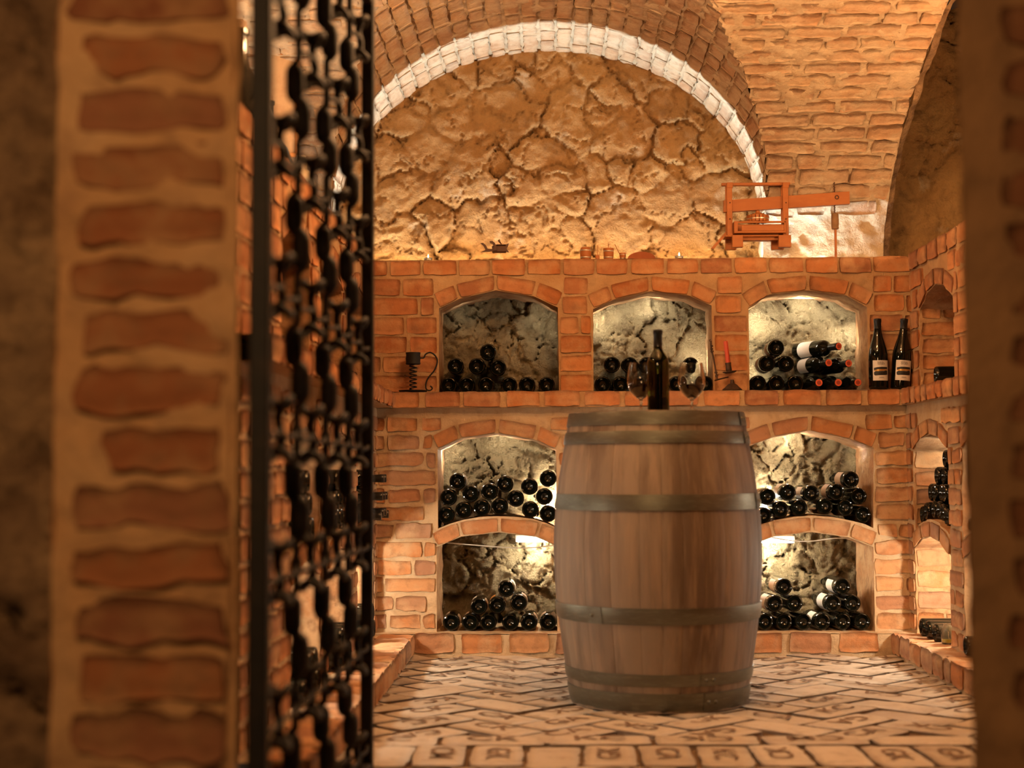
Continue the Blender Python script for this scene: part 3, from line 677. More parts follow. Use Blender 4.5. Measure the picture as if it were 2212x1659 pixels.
# necks-forward bottles with coral capsules
_c = MB(); _c.lathe([(.0146, .232), (.0150, .24), (.0152, .27), (.0163, .287), (.0165, .299), (.0150, .3012)], 24, 1); _c.lathe([(.0150, .3012), (.009, .3016)], 24, 0); _c.lathe([(.009, .3016), (0, .3016)], 24, 2)
_o = _c.build('capsule', [M_red, M_caps, M_redin], recalc=True); ME_CAP = _o.data; bpy.data.objects.remove(_o)
def neck_bottle(x, y, label, lab, yw):
    tip = PY(x, y, YU-.005); rz = radians(yw); tip[2] = ZLb+BR+.0005 if y == 818 else tip[2]; d = np.array([sin(rz), -cos(rz), 0])
    p = tip-d*.30; o = lying_bottle(p, rz+pi, label, 'coral capped bottles in the right niche above the ledge', None)
    c = bpy.data.objects.new('capsule', ME_CAP); COL.objects.link(c); c.parent = o; c['label'] = 'coral red round capsule top'
    if lab:
        c = bpy.data.objects.new('label', _labs[lab]); COL.objects.link(c); c.parent = o; c['label'] = 'striped pale label'
zb_ = 816
for x, y, w, lab, yw in ((1811.7, 748, 'coral capped bottle alone on top of the capsule-forward pile, right niche', 'paper', 26), (1790, 783.5, 'left coral capped bottle in the middle row of the right niche', 'paper', 14),
                     (1833, 784.9, 'right coral capped bottle in the middle row of the right niche', None, 14), (1769, 818, 'leftmost coral capped bottle in the bottom row of the right niche', None, 3),
                     (1810.7, 818, 'middle coral capped bottle in the bottom row of the right niche', None, 5), (1853, 818, 'rightmost coral capped bottle beside the right niche jamb', None, 6)):
    neck_bottle(x, y, w, lab, yw)

# bottles lying in the right wall niches, bases towards the room
def rbottle(x, y, label, group, X=XRL+.06, fz=None):
    p = PX(x, y, X)
    if fz is not None: p[2] = fz+BR
    lying_bottle(p, -pi/2+random.uniform(-.03, .03), label, group, spin=pi)
RN = 'bottles stacked in the right wall niche'
rst = [(1987, 1110), (1997, 1103), (2009, 1100), (2021, 1106), (2033, 1118), (1993, 1078), (2004, 1070), (2016, 1073), (2030, 1084), (2000, 1050), (2012, 1042), (2031, 1045), (2001, 1019), (2020, 1012), (2013, 1001)]
for c in (0,):
    k = 0; rws = [('bottom', 6, 0), ('second', 5, 1), ('third', 4, 2), ('fourth', 3, 3), ('top', 2, 4)]
    yc = 6.13
    for nm, n, r in rws:
        for i in range(n):
            u = yc+((n-1)/2-i)*.078-.01*r; z0 = .515+.05*sin(pi*np.clip((u-yc+.28)/.56, 0, 1)) if r == 0 else .553
            z = (z0 if r == 0 else .562)+BR+r*.068+.002
            wd = ('left end' if i == 0 else 'right end' if i == n-1 else f'{ORD[i]} from left') if n > 1 else 'single'
            lying_bottle((XRL+.03+.02*r+random.uniform(-.008, .008), u, z), -pi/2, f"dark bottle at {wd} of {nm} row in the right wall's mid-height niche", RN, spin=pi)
for i, (x, y) in enumerate(((1989, 1362), (2002, 1363), (2018, 1368))):
    rbottle(x, y, ['dark bottle nearest the back wall on the right floor ledge', 'dark bottle second from the back wall on the right floor ledge', 'dark bottle third from the back wall on the right floor ledge'][i], 'bottles on the right floor ledge', XRL-.02, ZP+.006)
for i, (x, y) in enumerate(((2085, 1393), (2101, 1396))):
    rbottle(x, y, ['dark bottle on right floor ledge just past the brick pier', 'dark bottle on right floor ledge nearest the doorway pier'][i], 'bottles on the right floor ledge', XRL-.02, ZP+.006)
rbottle(2087, 1127, 'dark bottle low in the second niche of the right wall', 'bottles in the second right wall niche', XRL+.02, .525)
# jar with yellow liquid
t = thing('glass_jar', 'small clear glass jar with yellow liquid beside bottles on right floor ledge', 'jar', PZ(2050, 1392, ZP+.006))
mb = MB(); mb.lathe([(0, .002), (.026, .002), (.029, .008), (.029, .06), (.022, .07), (.021, .078), (.019, .078), (.020, .07), (.027, .059), (.027, .009), (0, .006)], 24); mb.build('jar_body', [M_glass], t, recalc=True)
mb = MB(); mb.lathe([(0, .007), (.0265, .009), (.0265, .022), (0, .022)], 24); o = mb.build('liquid', [M_yellow], t, recalc=True); o['label'] = 'yellow liquid at the bottom'
# bottle lying in the upper right wall niche
p = PX(2012, 802, XRU-.01); o = bpy.data.objects.new('wine_bottle', ME_BG); COL.objects.link(o)
o.location = (XRU+.0, 6.11, ZL1+.0375); o.rotation_euler = (-pi/2, 0, -pi/2-.12); tag(o, 'dark bottle lying alone in the upper niche of the right wall', 'bottle')

# ------------------------------------------------------------------ two labelled bottles standing on the ledge
def standing(x, ybase, label, lean):
    p = PY(x, ybase, YL+.065); t = thing('burgundy_bottle', label, 'bottle', (p[0], YL+.065, ZL1+.001), (0, radians(lean), radians(6)), 'labelled bottles standing on the ledge')
    mb = MB(); mb.lathe(BURG, 48); mb.build('glass_body', [M_bottle], t, recalc=True)
    mb = MB(); mb.lathe([(.0149, .245), (.0156, .26), (.0150, .284), (.0164, .2865), (.0164, .299), (.013, .3015), (0, .3015)], 32); o = mb.build('capsule', [M_caps], t, recalc=True); o['label'] = 'matte black neck capsule'
    r = .0410; mb = label_band(r, .037, .122, .90, 0)
    def poly(pts, mi, rr):
        pts = np.array(pts); n = len(pts)//2; top = pts[:n]; bot = pts[n:][::-1]; xs = np.linspace(0, 1, 18)
        def along(a): return np.stack([np.interp(xs, np.linspace(0, 1, len(a)), a[:, k]) for k in (0, 1)], -1)
        a, b = along(top), along(bot); mb.grid(np.stack([cyl(a, rr), cyl(b, rr)], 0), mi)
    poly([(-.032, .090), (-.016, .0935), (.0, .0945), (.031, .0940), (.031, .0850), (.0, .0850), (-.016, .0845), (-.031, .080)], 1, r+.0003)
    poly([(-.030, .0835), (-.012, .0848), (.008, .0850), (.031, .0845), (.031, .0790), (.008, .0772), (-.012, .0762), (-.030, .0765)], 2, r+.0002)
    poly([(-.0325, .071), (-.025, .0765), (-.004, .0765), (.012, .0765), (.022, .080), (.031, .077), (.031, .062), (.018, .060), (.0, .0595), (-.015, .0590), (-.026, .058), (-.031, .061)], 1, r+.0004)
    for s, sz, yy, xx in (('WEIN', .0115, .1125, -.002), ('WURM', .0105, .1055, .0), ('Neuberger', .0042, .0510, 0.)):
        if s == 'Neuberger': continue
        v, f = text_geo(s, sz); mb.add(cyl(v[:, :2]+np.array([xx, yy]), r+.0005), f, 1)
    for (x0, x1, y0, y1) in ((-.010, .011, .0500, .0515), (-.013, .014, .0462, .0468)):
        xs = np.linspace(x0, x1, 8); mb.grid(np.stack([cyl(np.c_[xs, xs*0+y0], r+.0004), cyl(np.c_[xs, xs*0+y1], r+.0004)], 0), 1)
    o = mb.build('label', [M_label, M_ink, M_gold], t); o['label'] = 'pale label with black brush strokes and gold streak'
standing(1898, 835, 'left of two labelled bottles standing on the ledge beside the right niche', 0)
standing(1944, 836, 'right of two labelled bottles standing on the ledge, leaning in the corner', 4.5)

# ------------------------------------------------------------------ barrel
BX, BY = PY(1418.5, 1016, 5.12)[0], 5.12
BPROF = [(.287, 0), (.2945, .03), (.3075, .115), (.321, .20), (.3365, .32), (.3445, .44), (.346, .50), (.3435, .58), (.333, .68), (.318, .785), (.3035, .865), (.295, .91), (.2885, .95)]
def br(z): return float(np.interp(z, [p[1] for p in BPROF], [p[0] for p in BPROF]))
def build_barrel():
    t = thing('wine_barrel', 'weathered oak wine barrel standing upright on the paved floor', 'barrel', (BX, BY, .004))
    mb = MB(); NS = 27; zs = np.linspace(0, .95, 33); zs2 = np.array([p[1] for p in BPROF]); rr = np.interp(zs, zs2, [p[0] for p in BPROF])
    rr = np.convolve(np.pad(rr, 2, 'edge'), np.ones(5)/5, 'valid')
    a = 0; ws = RNG.uniform(.75, 1.25, NS); ws = ws/ws.sum()*2*pi
    for k in range(NS):
        A = a+np.array([.0015, .004, .1, .3, .5, .7, .9, .996, .9985])*ws[k]; a += ws[k]
        d = np.array([-.006, -.001, 0, .0004, .0006, .0004, 0, -.001, -.006]); off = RNG.uniform(-.0006, .0006)
        R = rr[:, None]+d+off
        mb.grid(np.stack([R*np.cos(A), R*np.sin(A), np.repeat(zs[:, None], len(A), 1)], -1), 0)
        Ri = np.array([rr[-1]+off, rr[-1]-.026]); mb.grid(np.stack([Ri[:, None]*np.cos(A), Ri[:, None]*np.sin(A), np.full((2, len(A)), .95)], -1), 0)
        Ri = np.array([.95, .915]); mb.grid(np.stack([np.full((2, 1), rr[-1]-.026)*np.cos(A), np.full((2, 1), rr[-1]-.026)*np.sin(A), np.repeat(Ri[:, None], len(A), 1)], -1), 0)
    mb.build('staves', [M_wood], t, ang=40)
    mb = MB(); mb.lathe([(0, .916), (.28, .916), (.28, .90), (0, .90)], 48); mb.build('barrel_head', [M_head], t, smooth=False)
    bung = radians(-25)   # direction of the bung, right side
    for nm, z0, z1 in (('a', .004, .062), ('b', .084, .122), ('c', .278, .330), ('d', .634, .684), ('e', .846, .885), ('f', .905, .948)):
        mb = MB(); zz = np.linspace(z0, z1, 5); g = .0035
        pr = [(br(z0)-.002, z0)]+[(br(z)+g+.001*(0 < i < 4), z) for i, z in enumerate(zz)]+[(br(z1)-.002, z1)]
        mb.lathe(pr, 96, 0)
        # overlap with its dark seam and two rivets
        ae = {'a': -1.15, 'b': -1.2, 'c': -2.35, 'd': -.42, 'e': -.47, 'f': -.50}[nm]
        A = np.linspace(ae, ae+.16, 8); P = np.zeros((5, 8, 3)); R = np.array([br(z)+g+.003 for z in zz])
        P[..., 0] = R[:, None]*np.cos(A); P[..., 1] = R[:, None]*np.sin(A); P[..., 2] = zz[:, None]; mb.grid(P, 0)
        if nm in 'def':
            A2 = np.array([ae-.008, ae+.003]); P = np.zeros((5, 2, 3)); P[..., 0] = (R[:, None]+.001)*np.cos(A2); P[..., 1] = (R[:, None]+.001)*np.sin(A2); P[..., 2] = zz[:, None]; mb.grid(P, 1)
        h = mb.build('hoop', [M_hoop, M_rust], t, recalc=False, ang=40)
        for q in (ae+.05, ae+.14) if nm != 'c' else (ae+.05,):
            m2 = MB(); zc = (z0+z1)/2; M = Matrix.Translation((cos(q)*(br(zc)+g+.002), sin(q)*(br(zc)+g+.002), zc)) @ Matrix.Rotation(q, 4, 'Z') @ Matrix.Rotation(pi/2, 4, 'Y')
            m2.lathe([(.007, 0), (.006, .003), (.003, .005), (0, .0055)], 12, 0, M); m2.build('rivet', [M_hoop], h)
    q = radians(-8); mb = MB(); zc = .478; r0 = br(zc)
    M = Matrix.Translation((cos(q)*(r0+.0012), sin(q)*(r0+.0012), zc)) @ Matrix.Rotation(q, 4, 'Z') @ Matrix.Rotation(pi/2, 4, 'Y')
    mb.lathe([(.029, 0), (.029, .0022), (.026, .0022), (.024, .0012), (0, .0012)], 24, 0, M); o = mb.build('bung', [M_rust], t); o['label'] = 'dark round bung in the stave'
    return t
build_barrel()
BT = .004+.916
# things on the barrel: base height is the recessed head
def wine_glass(x, D, label, wine=.058):
    p = PY(x, 900, D); t = thing('wine_glass', label, 'glass', (p[0], D, BT+.001), group='wine glasses on the barrel')
    k = 1.06
    out = [(0, .0), (.034, .0), (.0345, .0015), (.02, .004), (.006, .008), (.0042, .018), (.0038, .05), (.0042, .072), (.008, .079), (.020, .088), (.032, .102), (.040, .119), (.0435, .135), (.043, .152), (.0395, .176), (.0345, .201)]
    inn = [(.0335, .201), (.0385, .176), (.042, .152), (.0425, .135), (.039, .1195), (.031, .103), (.019, .0895), (.008, .0815), (0, .081)]
    mb = MB(); mb.lathe(scaled(out+inn, k), 40); mb.build('glass_bowl', [M_glass], t, recalc=True)
    zw = .081+wine-.009; wi = [(0, .0815)]+[(r-.0004, z) for r, z in ((.008, .082), (.019, .0899), (.031, .1034), (.039, .12), (.0422, .134)) if z < zw]
    ii = sorted([(z, r) for r, z in inn]); wi += [(float(np.interp(zw, [a for a, _ in ii], [b for _, b in ii]))-.0004, zw), (0, zw)]
    mb = MB(); mb.lathe(scaled(wi, k), 40); o = mb.build('red_wine', [M_wine], t, recalc=True); o['label'] = 'dark red wine'
wine_glass(1385, 5.09, 'left stemmed glass of red wine on the barrel, partly behind the bottle', .056)
wine_glass(1495, 5.12, 'right stemmed glass of red wine on the barrel', .056)
p = PY(1422.5, 880, 4.985); t = thing('green_wine_bottle', 'olive green wine bottle standing between the glasses on the barrel', 'bottle', (p[0], 4.985, BT+.001))
G2 = [(r*.96, z) for r, z in BORD]; inner = [(0, .28), (.010, .278), (.0115, .24), (.0130, .233), (.021, .221), (.0295, .2085), (.0322, .195), (.0325, .02), (.029, .012), (.02, .02), (0, .026)]
mb = MB(); mb.lathe(G2, 48); mb.lathe(inner, 48); mb.build('glass_body', [M_bottleg], t, recalc=False)
mb = MB(); mb.lathe([(0, .0265), (.02, .0205), (.028, .0125), (.0322, .0205), (.0322, .168), (0, .168)], 40); o = mb.build('wine', [M_winein], t, recalc=True)
mb = MB(); mb.lathe([(.0142, .240), (.0143, .284), (.0157, .2865), (.0157, .299), (.012, .3015), (0, .3015)], 32); o = mb.build('capsule', [M_caps], t, recalc=True); o['label'] = 'black neck capsule'

# ------------------------------------------------------------------ spiral candle holder, candlestick
def LZ(Y, x0, y0, k): return lambda zx, zy: PY(x0+zx/k, y0+zy/k, Y)
def smooth_path(P, n=40):
    P = np.array(P, float); t = np.linspace(0, 1, len(P)); tt = np.linspace(0, 1, n); out = []
    for x in tt:   # Catmull-Rom
        f = x*(len(P)-1); i = min(int(f), len(P)-2); u = f-i
        p0, p1, p2, p3 = P[max(i-1, 0)], P[i], P[i+1], P[min(i+2, len(P)-1)]
        out.append(.5*((2*p1)+(-p0+p2)*u+(2*p0-5*p1+4*p2-p3)*u*u+(-p0+3*p1-3*p2+p3)*u**3))
    return np.array(out)
Yc = YL+.06; L = LZ(Yc, 830, 740, 11.85); zb0 = ZL1+.001
c0 = L(740, 1200); t = thing('spiral_candle_holder', 'black iron spiral candle holder with curved handle on the ledge', 'candle holder', (c0[0], Yc, zb0))
def loc(zx, zy, dy=0): p = L(zx, zy); return (p[0]-c0[0], dy, p[2]-zb0)
def lz(zy): return max(.002, L(740, zy)[2]-zb0)
S = 1/11.85*Yc/F
mb = MB(); mb.lathe([(0, .0), (.058, .002), (.062, .008), (.055, .006), (0, .004)], 28); mb.build('base_plate', [M_iron], t, recalc=True)
mb = MB(); zc0, zc1 = lz(560), lz(255)
mb.lathe([(.030, zc0), (.032, zc0+.004), (.030, zc0+.012), (.032, (zc0+zc1)/2), (.030, zc1-.01), (.032, zc1), (.029, zc1), (.028, zc0+.008), (0, zc0+.008), (0, zc0)], 28); mb.build('candle_cup', [M_iron], t, recalc=True)
mb = MB(); n = 150; tt = np.linspace(0, 1, n); zz = .006+tt*(zc0-.004); mb.tube(np.stack([.0145*np.cos(tt*2*pi*7), .0145*np.sin(tt*2*pi*7), zz], -1), .0028, 8); mb.build('coil_stem', [M_iron], t)
mb = MB(); mb.tube(smooth_path([loc(880, 385), loc(1010, 390), loc(1060, 300), loc(1180, 255), (loc(1300, 330)), loc(1360, 480), loc(1290, 700), loc(1130, 900), loc(1065, 1060), loc(1080, 1195), loc(1170, 1225), loc(1230, 1170), loc(1180, 1110)], 70), .0032, 8); mb.build('handle', [M_iron], t)
mb = MB(); A = np.linspace(0, 2*pi, 20)[:-1]; ctr = loc(540, 860, -.01); mb.tube([(ctr[0]+.0042*cos(a), ctr[1], ctr[2]+.0042*sin(a)) for a in A], .0012, 6, closed=True)
mb.tube([(ctr[0]+.004, ctr[1], ctr[2]-.002), (ctr[0]+.012, -.008, ctr[2]-.003), (0, -.010, ctr[2]-.003)], .0012, 6); mb.build('ring', [M_iron], t)

Yk = YL+.06; L = LZ(Yk, 1340, 700, 7.9); c0 = L(1910, 1070)
t = thing('iron_candlestick', 'rusty iron candlestick with long jointed rod on ledge beside middle niche', 'candlestick', (c0[0], Yk, zb0))
def loc(zx, zy, dy=0): p = L(zx, zy); return np.array((p[0]-c0[0], dy, max(.0, p[2]-zb0)))
tilt = Matrix.Rotation(radians(-8), 4, 'Y')
mb = MB(); mb.lathe([(0, 0), (.0415, 0), (.042, .004), (.030, .014), (.018, .026), (.009, .030), (.0075, .046), (0, .046)], 28, 0); mb.build('base', [M_rustiron], t, recalc=True)
pan = loc(1868, 832); M = Matrix.Translation(pan) @ Matrix.Rotation(radians(-6), 4, 'Y')
mb = MB(); mb.lathe([(0, -.003), (.018, -.002), (.029, .003), (.030, .006), (.02, .001), (0, 0)], 28, 0, M); mb.build('drip_pan', [M_rustiron], t, recalc=True)
cup = loc(1853, 790); top = loc(1838, 660); ax = (top-cup)/np.linalg.norm(top-cup)
mb = MB(); Mq = Matrix.Translation(cup) @ Vector(ax).to_track_quat('Z', 'Y').to_matrix().to_4x4()
h = np.linalg.norm(top-cup); mb.lathe([(0, -.012), (.007, -.012), (.0125, 0), (.0125, h*.3), (.0115, h*.5), (.0130, h), (.0105, h), (.0105, .004), (0, .004)], 24, 0, Mq); mb.build('socket', [M_rustiron], t, recalc=True)
mb = MB(); mb.tube([loc(1600, 968, -.02), loc(1720, 935, -.018), loc(1840, 905, -.005)], .0032, 8); mb.build('arm', [M_rustiron], t)
mb = MB(); P = [loc(1650, 950, -.02), loc(1620, 800, -.018), loc(1580, 560, -.012), loc(1548, 420, -.01), loc(1540, 290, -.01)]; mb.tube(smooth_path(P, 30), .0034, 8)
for zx, zy, r_ in ((1637, 890, .006), (1625, 830, .0065), (1560, 470, .0068), (1552, 430, .006), (1555, 380, .005)): mb.tube([loc(zx+2, zy+14, -.013), loc(zx, zy-14, -.013)], r_, 10)
c = loc(1530, 285, -.01); mb.tube([(c[0]+.0035*cos(a), c[1], c[2]+.0035*sin(a)) for a in np.linspace(.6, 5.2, 14)], .0015, 6); o = mb.build('jointed_rod', [M_rustiron], t)
a = np.array([c0[0], Yk, zb0])+cup+ax*.012; b = L(1795, 292); b = np.array([b[0], Yk, b[2]]); hh = np.linalg.norm(b-a)
t = thing('red_candle', 'red taper candle held in the rusty iron candlestick', 'candle', a); t.rotation_euler = Vector(b-a).to_track_quat('Z', 'Y').to_euler()
mb = MB(); mb.lathe([(0, 0), (.0096, 0), (.0094, hh-.003), (.0085, hh), (0, hh+.0003)], 24); mb.build('wax_body', [M_candle], t, recalc=True)
mb = MB(); mb.tube([(0, 0, hh-.002), (.0005, 0, hh+.003), (.001, 0, hh+.005)], .0008, 6); mb.build('wick', [M_ink], t)

# ------------------------------------------------------------------ lever wine press on the parapet
def build_press():
    Yq = YU+.055; L = LZ(Yq, 1500, 360, 6.144); zb = ZT+.002; c0 = L(850, 1090)
    t = thing('wine_press_model', 'small wooden lever wine press model on top of the brick wall', 'wine press', (c0[0], Yq, zb))
    def P(zx, zy, dy=0.): p = L(zx, zy); return np.array((p[0]-c0[0], dy, p[2]-zb))
    def slab(mb, x0, y0, x1, y1, d0, d1, mat=0, bev=.0015):
        a, b = P(x0, y1), P(x1, y0); b[2] = max(b[2], a[2]+.002); a[2] = max(a[2], 0)
        mb.box(((a[0]+b[0])/2, (d0+d1)/2, (a[2]+b[2])/2), (abs(b[0]-a[0]), abs(d1-d0), abs(b[2]-a[2])), mat, bev)
    for (x0, x1) in ((488, 628), (1100, 1262)):
        for d in (-.045, .03):
            mb = MB(); slab(mb, x0-(60 if d > 0 else 0), 925, x1-(60 if d > 0 else 0), 1088, d, d+.028); mb.build('foot', [M_press], t, recalc=True, smooth=False)
    mb = MB(); slab(mb, 395, 922, 1262, 948, -.04, .055); slab(mb, 628, 905, 1110, 985, -.02, .03); mb.build('bed_beam', [M_press], t, recalc=True, smooth=False)
    for x0, x1 in ((425, 497), (1165, 1238)):
        for d in (-.030, .018):
            mb = MB(); slab(mb, x0, 260, x1-(8 if d < 0 else 30), 925, d, d+.012); slab(mb, x0-4, 225, x1+2, 300, d-.002, d+.014)
            o = mb.build('post', [M_press], t, recalc=True, smooth=False)
            m2 = MB()
            for zy in (495, 710):
                p = P((x0+x1)/2, zy, d-.0015); m2.lathe([(.003, 0), (.003, .002), (0, .002)], 10, 0, Matrix.Translation(p) @ Matrix.Rotation(pi/2, 4, 'X'))
            m2.build('peg', [M_dkwood], o)
    mb = MB(); slab(mb, 358, 213, 1265, 258, -.012, .012); mb.build('top_rail', [M_press], t, recalc=True, smooth=False)
    mb = MB(); q = [P(385, 455), P(2050, 335), P(2055, 500), P(385, 610)]; mb.prism([(v[0], v[2]) for v in q], -.014, .014); mb.build('lever_beam', [M_press], t, recalc=True, smooth=False)
    mb = MB(); q = [P(545, 745), P(1190, 745), P(1195, 905), P(510, 905)]
    slab(mb, 550, 742, 1190, 772, -.048, -.04); slab(mb, 610, 790, 1170, 875, -.044, -.040); slab(mb, 510, 872, 1195, 905, -.05, .05); slab(mb, 510, 745, 560, 900, -.048, .045); slab(mb, 1170, 745, 1195, 900, -.048, .045); slab(mb, 510, 742, 1190, 900, .042, .048)
    mb.build('tray', [M_press], t, recalc=True, smooth=False)
    mb = MB(); c = P(842, 740); r = abs(P(985, 740)[0]-P(698, 740)[0])/2; zt_ = P(842, 650)[2]
    for k in range(18):
        a = 2*pi*k/18; M = Matrix.Rotation(a, 4, 'Z'); mb.box((c[0]+r*cos(a), .0+r*sin(a), (c[2]+zt_)/2), (.0025, r*.29, zt_-c[2]), 0, .0006, M)
    mb.lathe([(0, zt_-.001), (r*.9, zt_-.002), (r*.55, P(842, 625)[2]), (r*.22, P(842, 622)[2]), (r*.2, P(842, 585)[2]), (0, P(842, 585)[2])], 24, 0, Matrix.Translation((c[0], 0, 0)))
    bk = mb.build('slatted_basket', [M_press], t, recalc=True, smooth=False)
    mb = MB(); zm = P(842, 700)[2]; mb.lathe([(r+.0016, zm-.0022), (r+.002, zm+.0022)], 32, 0, Matrix.Translation((c[0], 0, 0))); o = mb.build('metal_band', [M_brass], bk)
    mb = MB(); n = 200; p0, p1 = P(1862, 612), P(1858, 165); tt = np.linspace(0, 1, n); mb.tube(np.c_[np.full(n, p0[0]), np.full(n, -.0), p0[2]+(p1[2]-p0[2])*tt], .0022, 8)
    tt = np.linspace(0, 1, 220); zz = p0[2]+(p1[2]-p0[2]-.004)*tt; mb.tube(np.c_[p0[0]+.0028*np.cos(tt*2*pi*13), .0028*np.sin(tt*2*pi*13), zz], .0014, 6); mb.build('screw_rod', [M_dkwood], t)
    mb = MB(); p = P(1882, 415, -.0165); mb.tube([(p[0]+.0075*cos(a), p[1], p[2]+.0075*sin(a)) for a in np.linspace(0, 2*pi, 20)[:-1]], .0018, 8, closed=True); mb.build('ring', [M_rustiron], t)
    mb = MB(); a, b = P(1868, 830), P(1868, 622); hz = b[2]-a[2]; mb.lathe([(0, 0), (.0135, .0), (.0155, .003), (.0165, hz*.5), (.0155, hz-.003), (.0125, hz), (0, hz)], 24, 0, Matrix.Translation((a[0], 0, a[2]))); mb.build('weight', [M_stone], t, recalc=True)
    mb = MB(); a, b = P(1876, 1088), P(1872, 830); mb.box((a[0], 0, b[2]/2), (.0095, .0095, b[2]), 0, .001); mb.build('weight_post', [M_press], t, recalc=True, smooth=False)
    mb = MB(); q = [P(215, 1090), P(262, 1092), P(425, 905), P(410, 870)]; mb.prism([(v[0], max(0, v[2])) for v in q], -.006, .006); mb.build('brace', [M_press], t, recalc=True, smooth=False)
build_press()

# ------------------------------------------------------------------ small things on the parapet
def tealight(x, label, lit):
    p = PY(x, 540, YU+.05); t = thing('tealight', label, 'candle', (p[0], YU+.05, ZT+.002), group='tealights on top of the brick wall')
    mb = MB(); mb.lathe([(0, 0), (.018, 0), (.019, .014), (.018, .014), (.0175, .011)], 20); mb.build('cup', [M_alu], t)
    mb = MB(); mb.lathe([(.0178, .011), (0, .0105)], 20); mb.build('wax', [M_wax], t)
    mb = MB(); mb.tube([(0, 0, .010), (0, 0, .016)], .0008, 6); mb.build('wick', [M_ink], t)
    if lit: mb = MB(); mb.lathe([(0, .014), (.0035, .018), (.003, .023), (.0012, .029), (0, .032)], 12); mb.build('flame', [M_flame], t)
tealight(925, 'lit tealight at the left end of the brick wall top', True)
tealight(1467, 'tealight on the brick wall top left of the wine press', True)
L = LZ(YU+.05, 900, 480, 3.687)
def mini(x, r, h, kind, label, name, cat):
    p = PY(x, 540, YU+.05); t = thing(name, label, cat, (p[0], YU+.05, ZT+.002))
    mb = MB()
    pr = {'keg': [(0, 0), (r*.82, 0), (r*.95, h*.25), (r, h*.5), (r*.95, h*.75), (r*.8, h), (0, h)], 'tub': [(0, 0), (r*.86, 0), (r, h), (r*.9, h), (r*.8, h*.15), (0, h*.15)]}[kind]
    mb.lathe(pr, 28); mb.build('staves', [M_press], t, recalc=True)
    for f in (.2, .75):
        m2 = MB(); rr = float(np.interp(f*h, [q[1] for q in pr[1:-1]][:5], [q[0] for q in pr[1:-1]][:5])) if kind == 'keg' else r*(.86+.14*f)
        m2.lathe([(rr*1.0, f*h-h*.06), (rr*1.04, f*h-h*.03), (rr*1.04, f*h+h*.03), (rr*1.0, f*h+h*.06)], 28); m2.build('hoop', [M_brass], t)
    return t
mini(1265, .025, .055, 'keg', 'toy-sized wooden keg with pale hoops, left of the tubs on wall top', 'miniature_keg', 'keg')
t = mini(1314.5, .0235, .050, 'tub', 'toy-sized hooped wooden tub with upright stick on wall top', 'miniature_tub', 'tub')
mb = MB(); mb.tube([(0, 0, .006), (0, .0, .072)], .0016, 6); mb.build('stick', [M_press], t)
t = mini(1345, .0145, .030, 'tub', 'smallest hooped wooden tub with slanting handle on wall top', 'miniature_bucket', 'tub')
mb = MB(); mb.tube([(-.004, 0, .006), (-.034, 0, .068)], .0016, 6); mb.build('stick', [M_press], t)
p = PY(1290.5, 540, YU+.05); t = thing('miniature_paddle', 'tiny wooden paddle with thin stick between keg and tub', 'paddle', (p[0], YU+.05, ZT+.002))
mb = MB(); mb.box((0, 0, .011), (.018, .012, .022), 0, .003); mb.build('blade', [M_press], t, recalc=True, smooth=False)
mb = MB(); mb.tube([(0, 0, .02), (.002, 0, .064)], .0013, 6); mb.build('stick', [M_press], t)
# curved clay tile
p = PY(1385, 540, YU+.055); t = MB(); w = .118; n = 20; A = np.linspace(0, 1, n)
prof = .008+.024*np.sin(A*pi)**.6; top_ = [(-w/2+w*a, h_) for a, h_ in zip(A, prof)]; t.prism([(-w/2, 0)]+top_+[(w/2, 0)], -.03, .03); o = t.build('clay_tile', [M_terra], recalc=True, smooth=False); o.location = (p[0], YU+.055, ZT+.002)
tag(o, 'low red clay tile lying on wall top right of the small tubs', 'tile')
# dark carved cradle
p = PY(1068, 540, YU+.05); t = thing('carved_cradle', 'dark carved wooden cradle with curled horns on the brick wall top', 'ornament', (p[0], YU+.05, ZT+.002))
def hk(zx, zy): q = L(zx, zy); return np.array((q[0]-p[0], 0, max(.003, q[2]-ZT-.002)))
mb = MB(); q = [hk(*v) for v in ((508, 168), (530, 166), (552, 186), (566, 212), (600, 214), (640, 214), (690, 216), (705, 196), (716, 176), (735, 170), (728, 190), (716, 212), (736, 240), (700, 228), (660, 232), (600, 232), (540, 236), (514, 240), (548, 222), (532, 190))]
mb.prism([(v[0], v[2]) for v in q], -.006, .006); mb.build('front_runner', [M_dkwood], t, recalc=True, smooth=False)
mb = MB(); q = [hk(*v) for v in ((580, 154), (604, 152), (622, 166), (636, 190), (640, 228), (610, 228), (616, 196), (604, 172), (588, 168))]
mb.prism([(v[0], v[2]) for v in q], -.012, .012); mb.build('horn', [M_dkwood], t, recalc=True, smooth=False)
mb = MB(); a, b = hk(600, 240), hk(712, 188); mb.box(((a[0]+b[0])/2, .012, a[2]+(b[2]-a[2])/2), (abs(b[0]-a[0]), .034, b[2]-a[2]), 0, .003); mb.build('body', [M_dkwood], t, recalc=True, smooth=False)
mb = MB(); a, b = hk(632, 184), hk(712, 176); mb.box(((a[0]+b[0])/2, .01, (a[2]+b[2])/2), (abs(b[0]-a[0]), .03, .004), 0, .001); mb.tube(smooth_path([hk(676, 178), hk(664, 160), hk(654, 148), hk(662, 140)], 12), .003, 8); mb.build('lid', [M_dkwood], t, recalc=True, smooth=False)

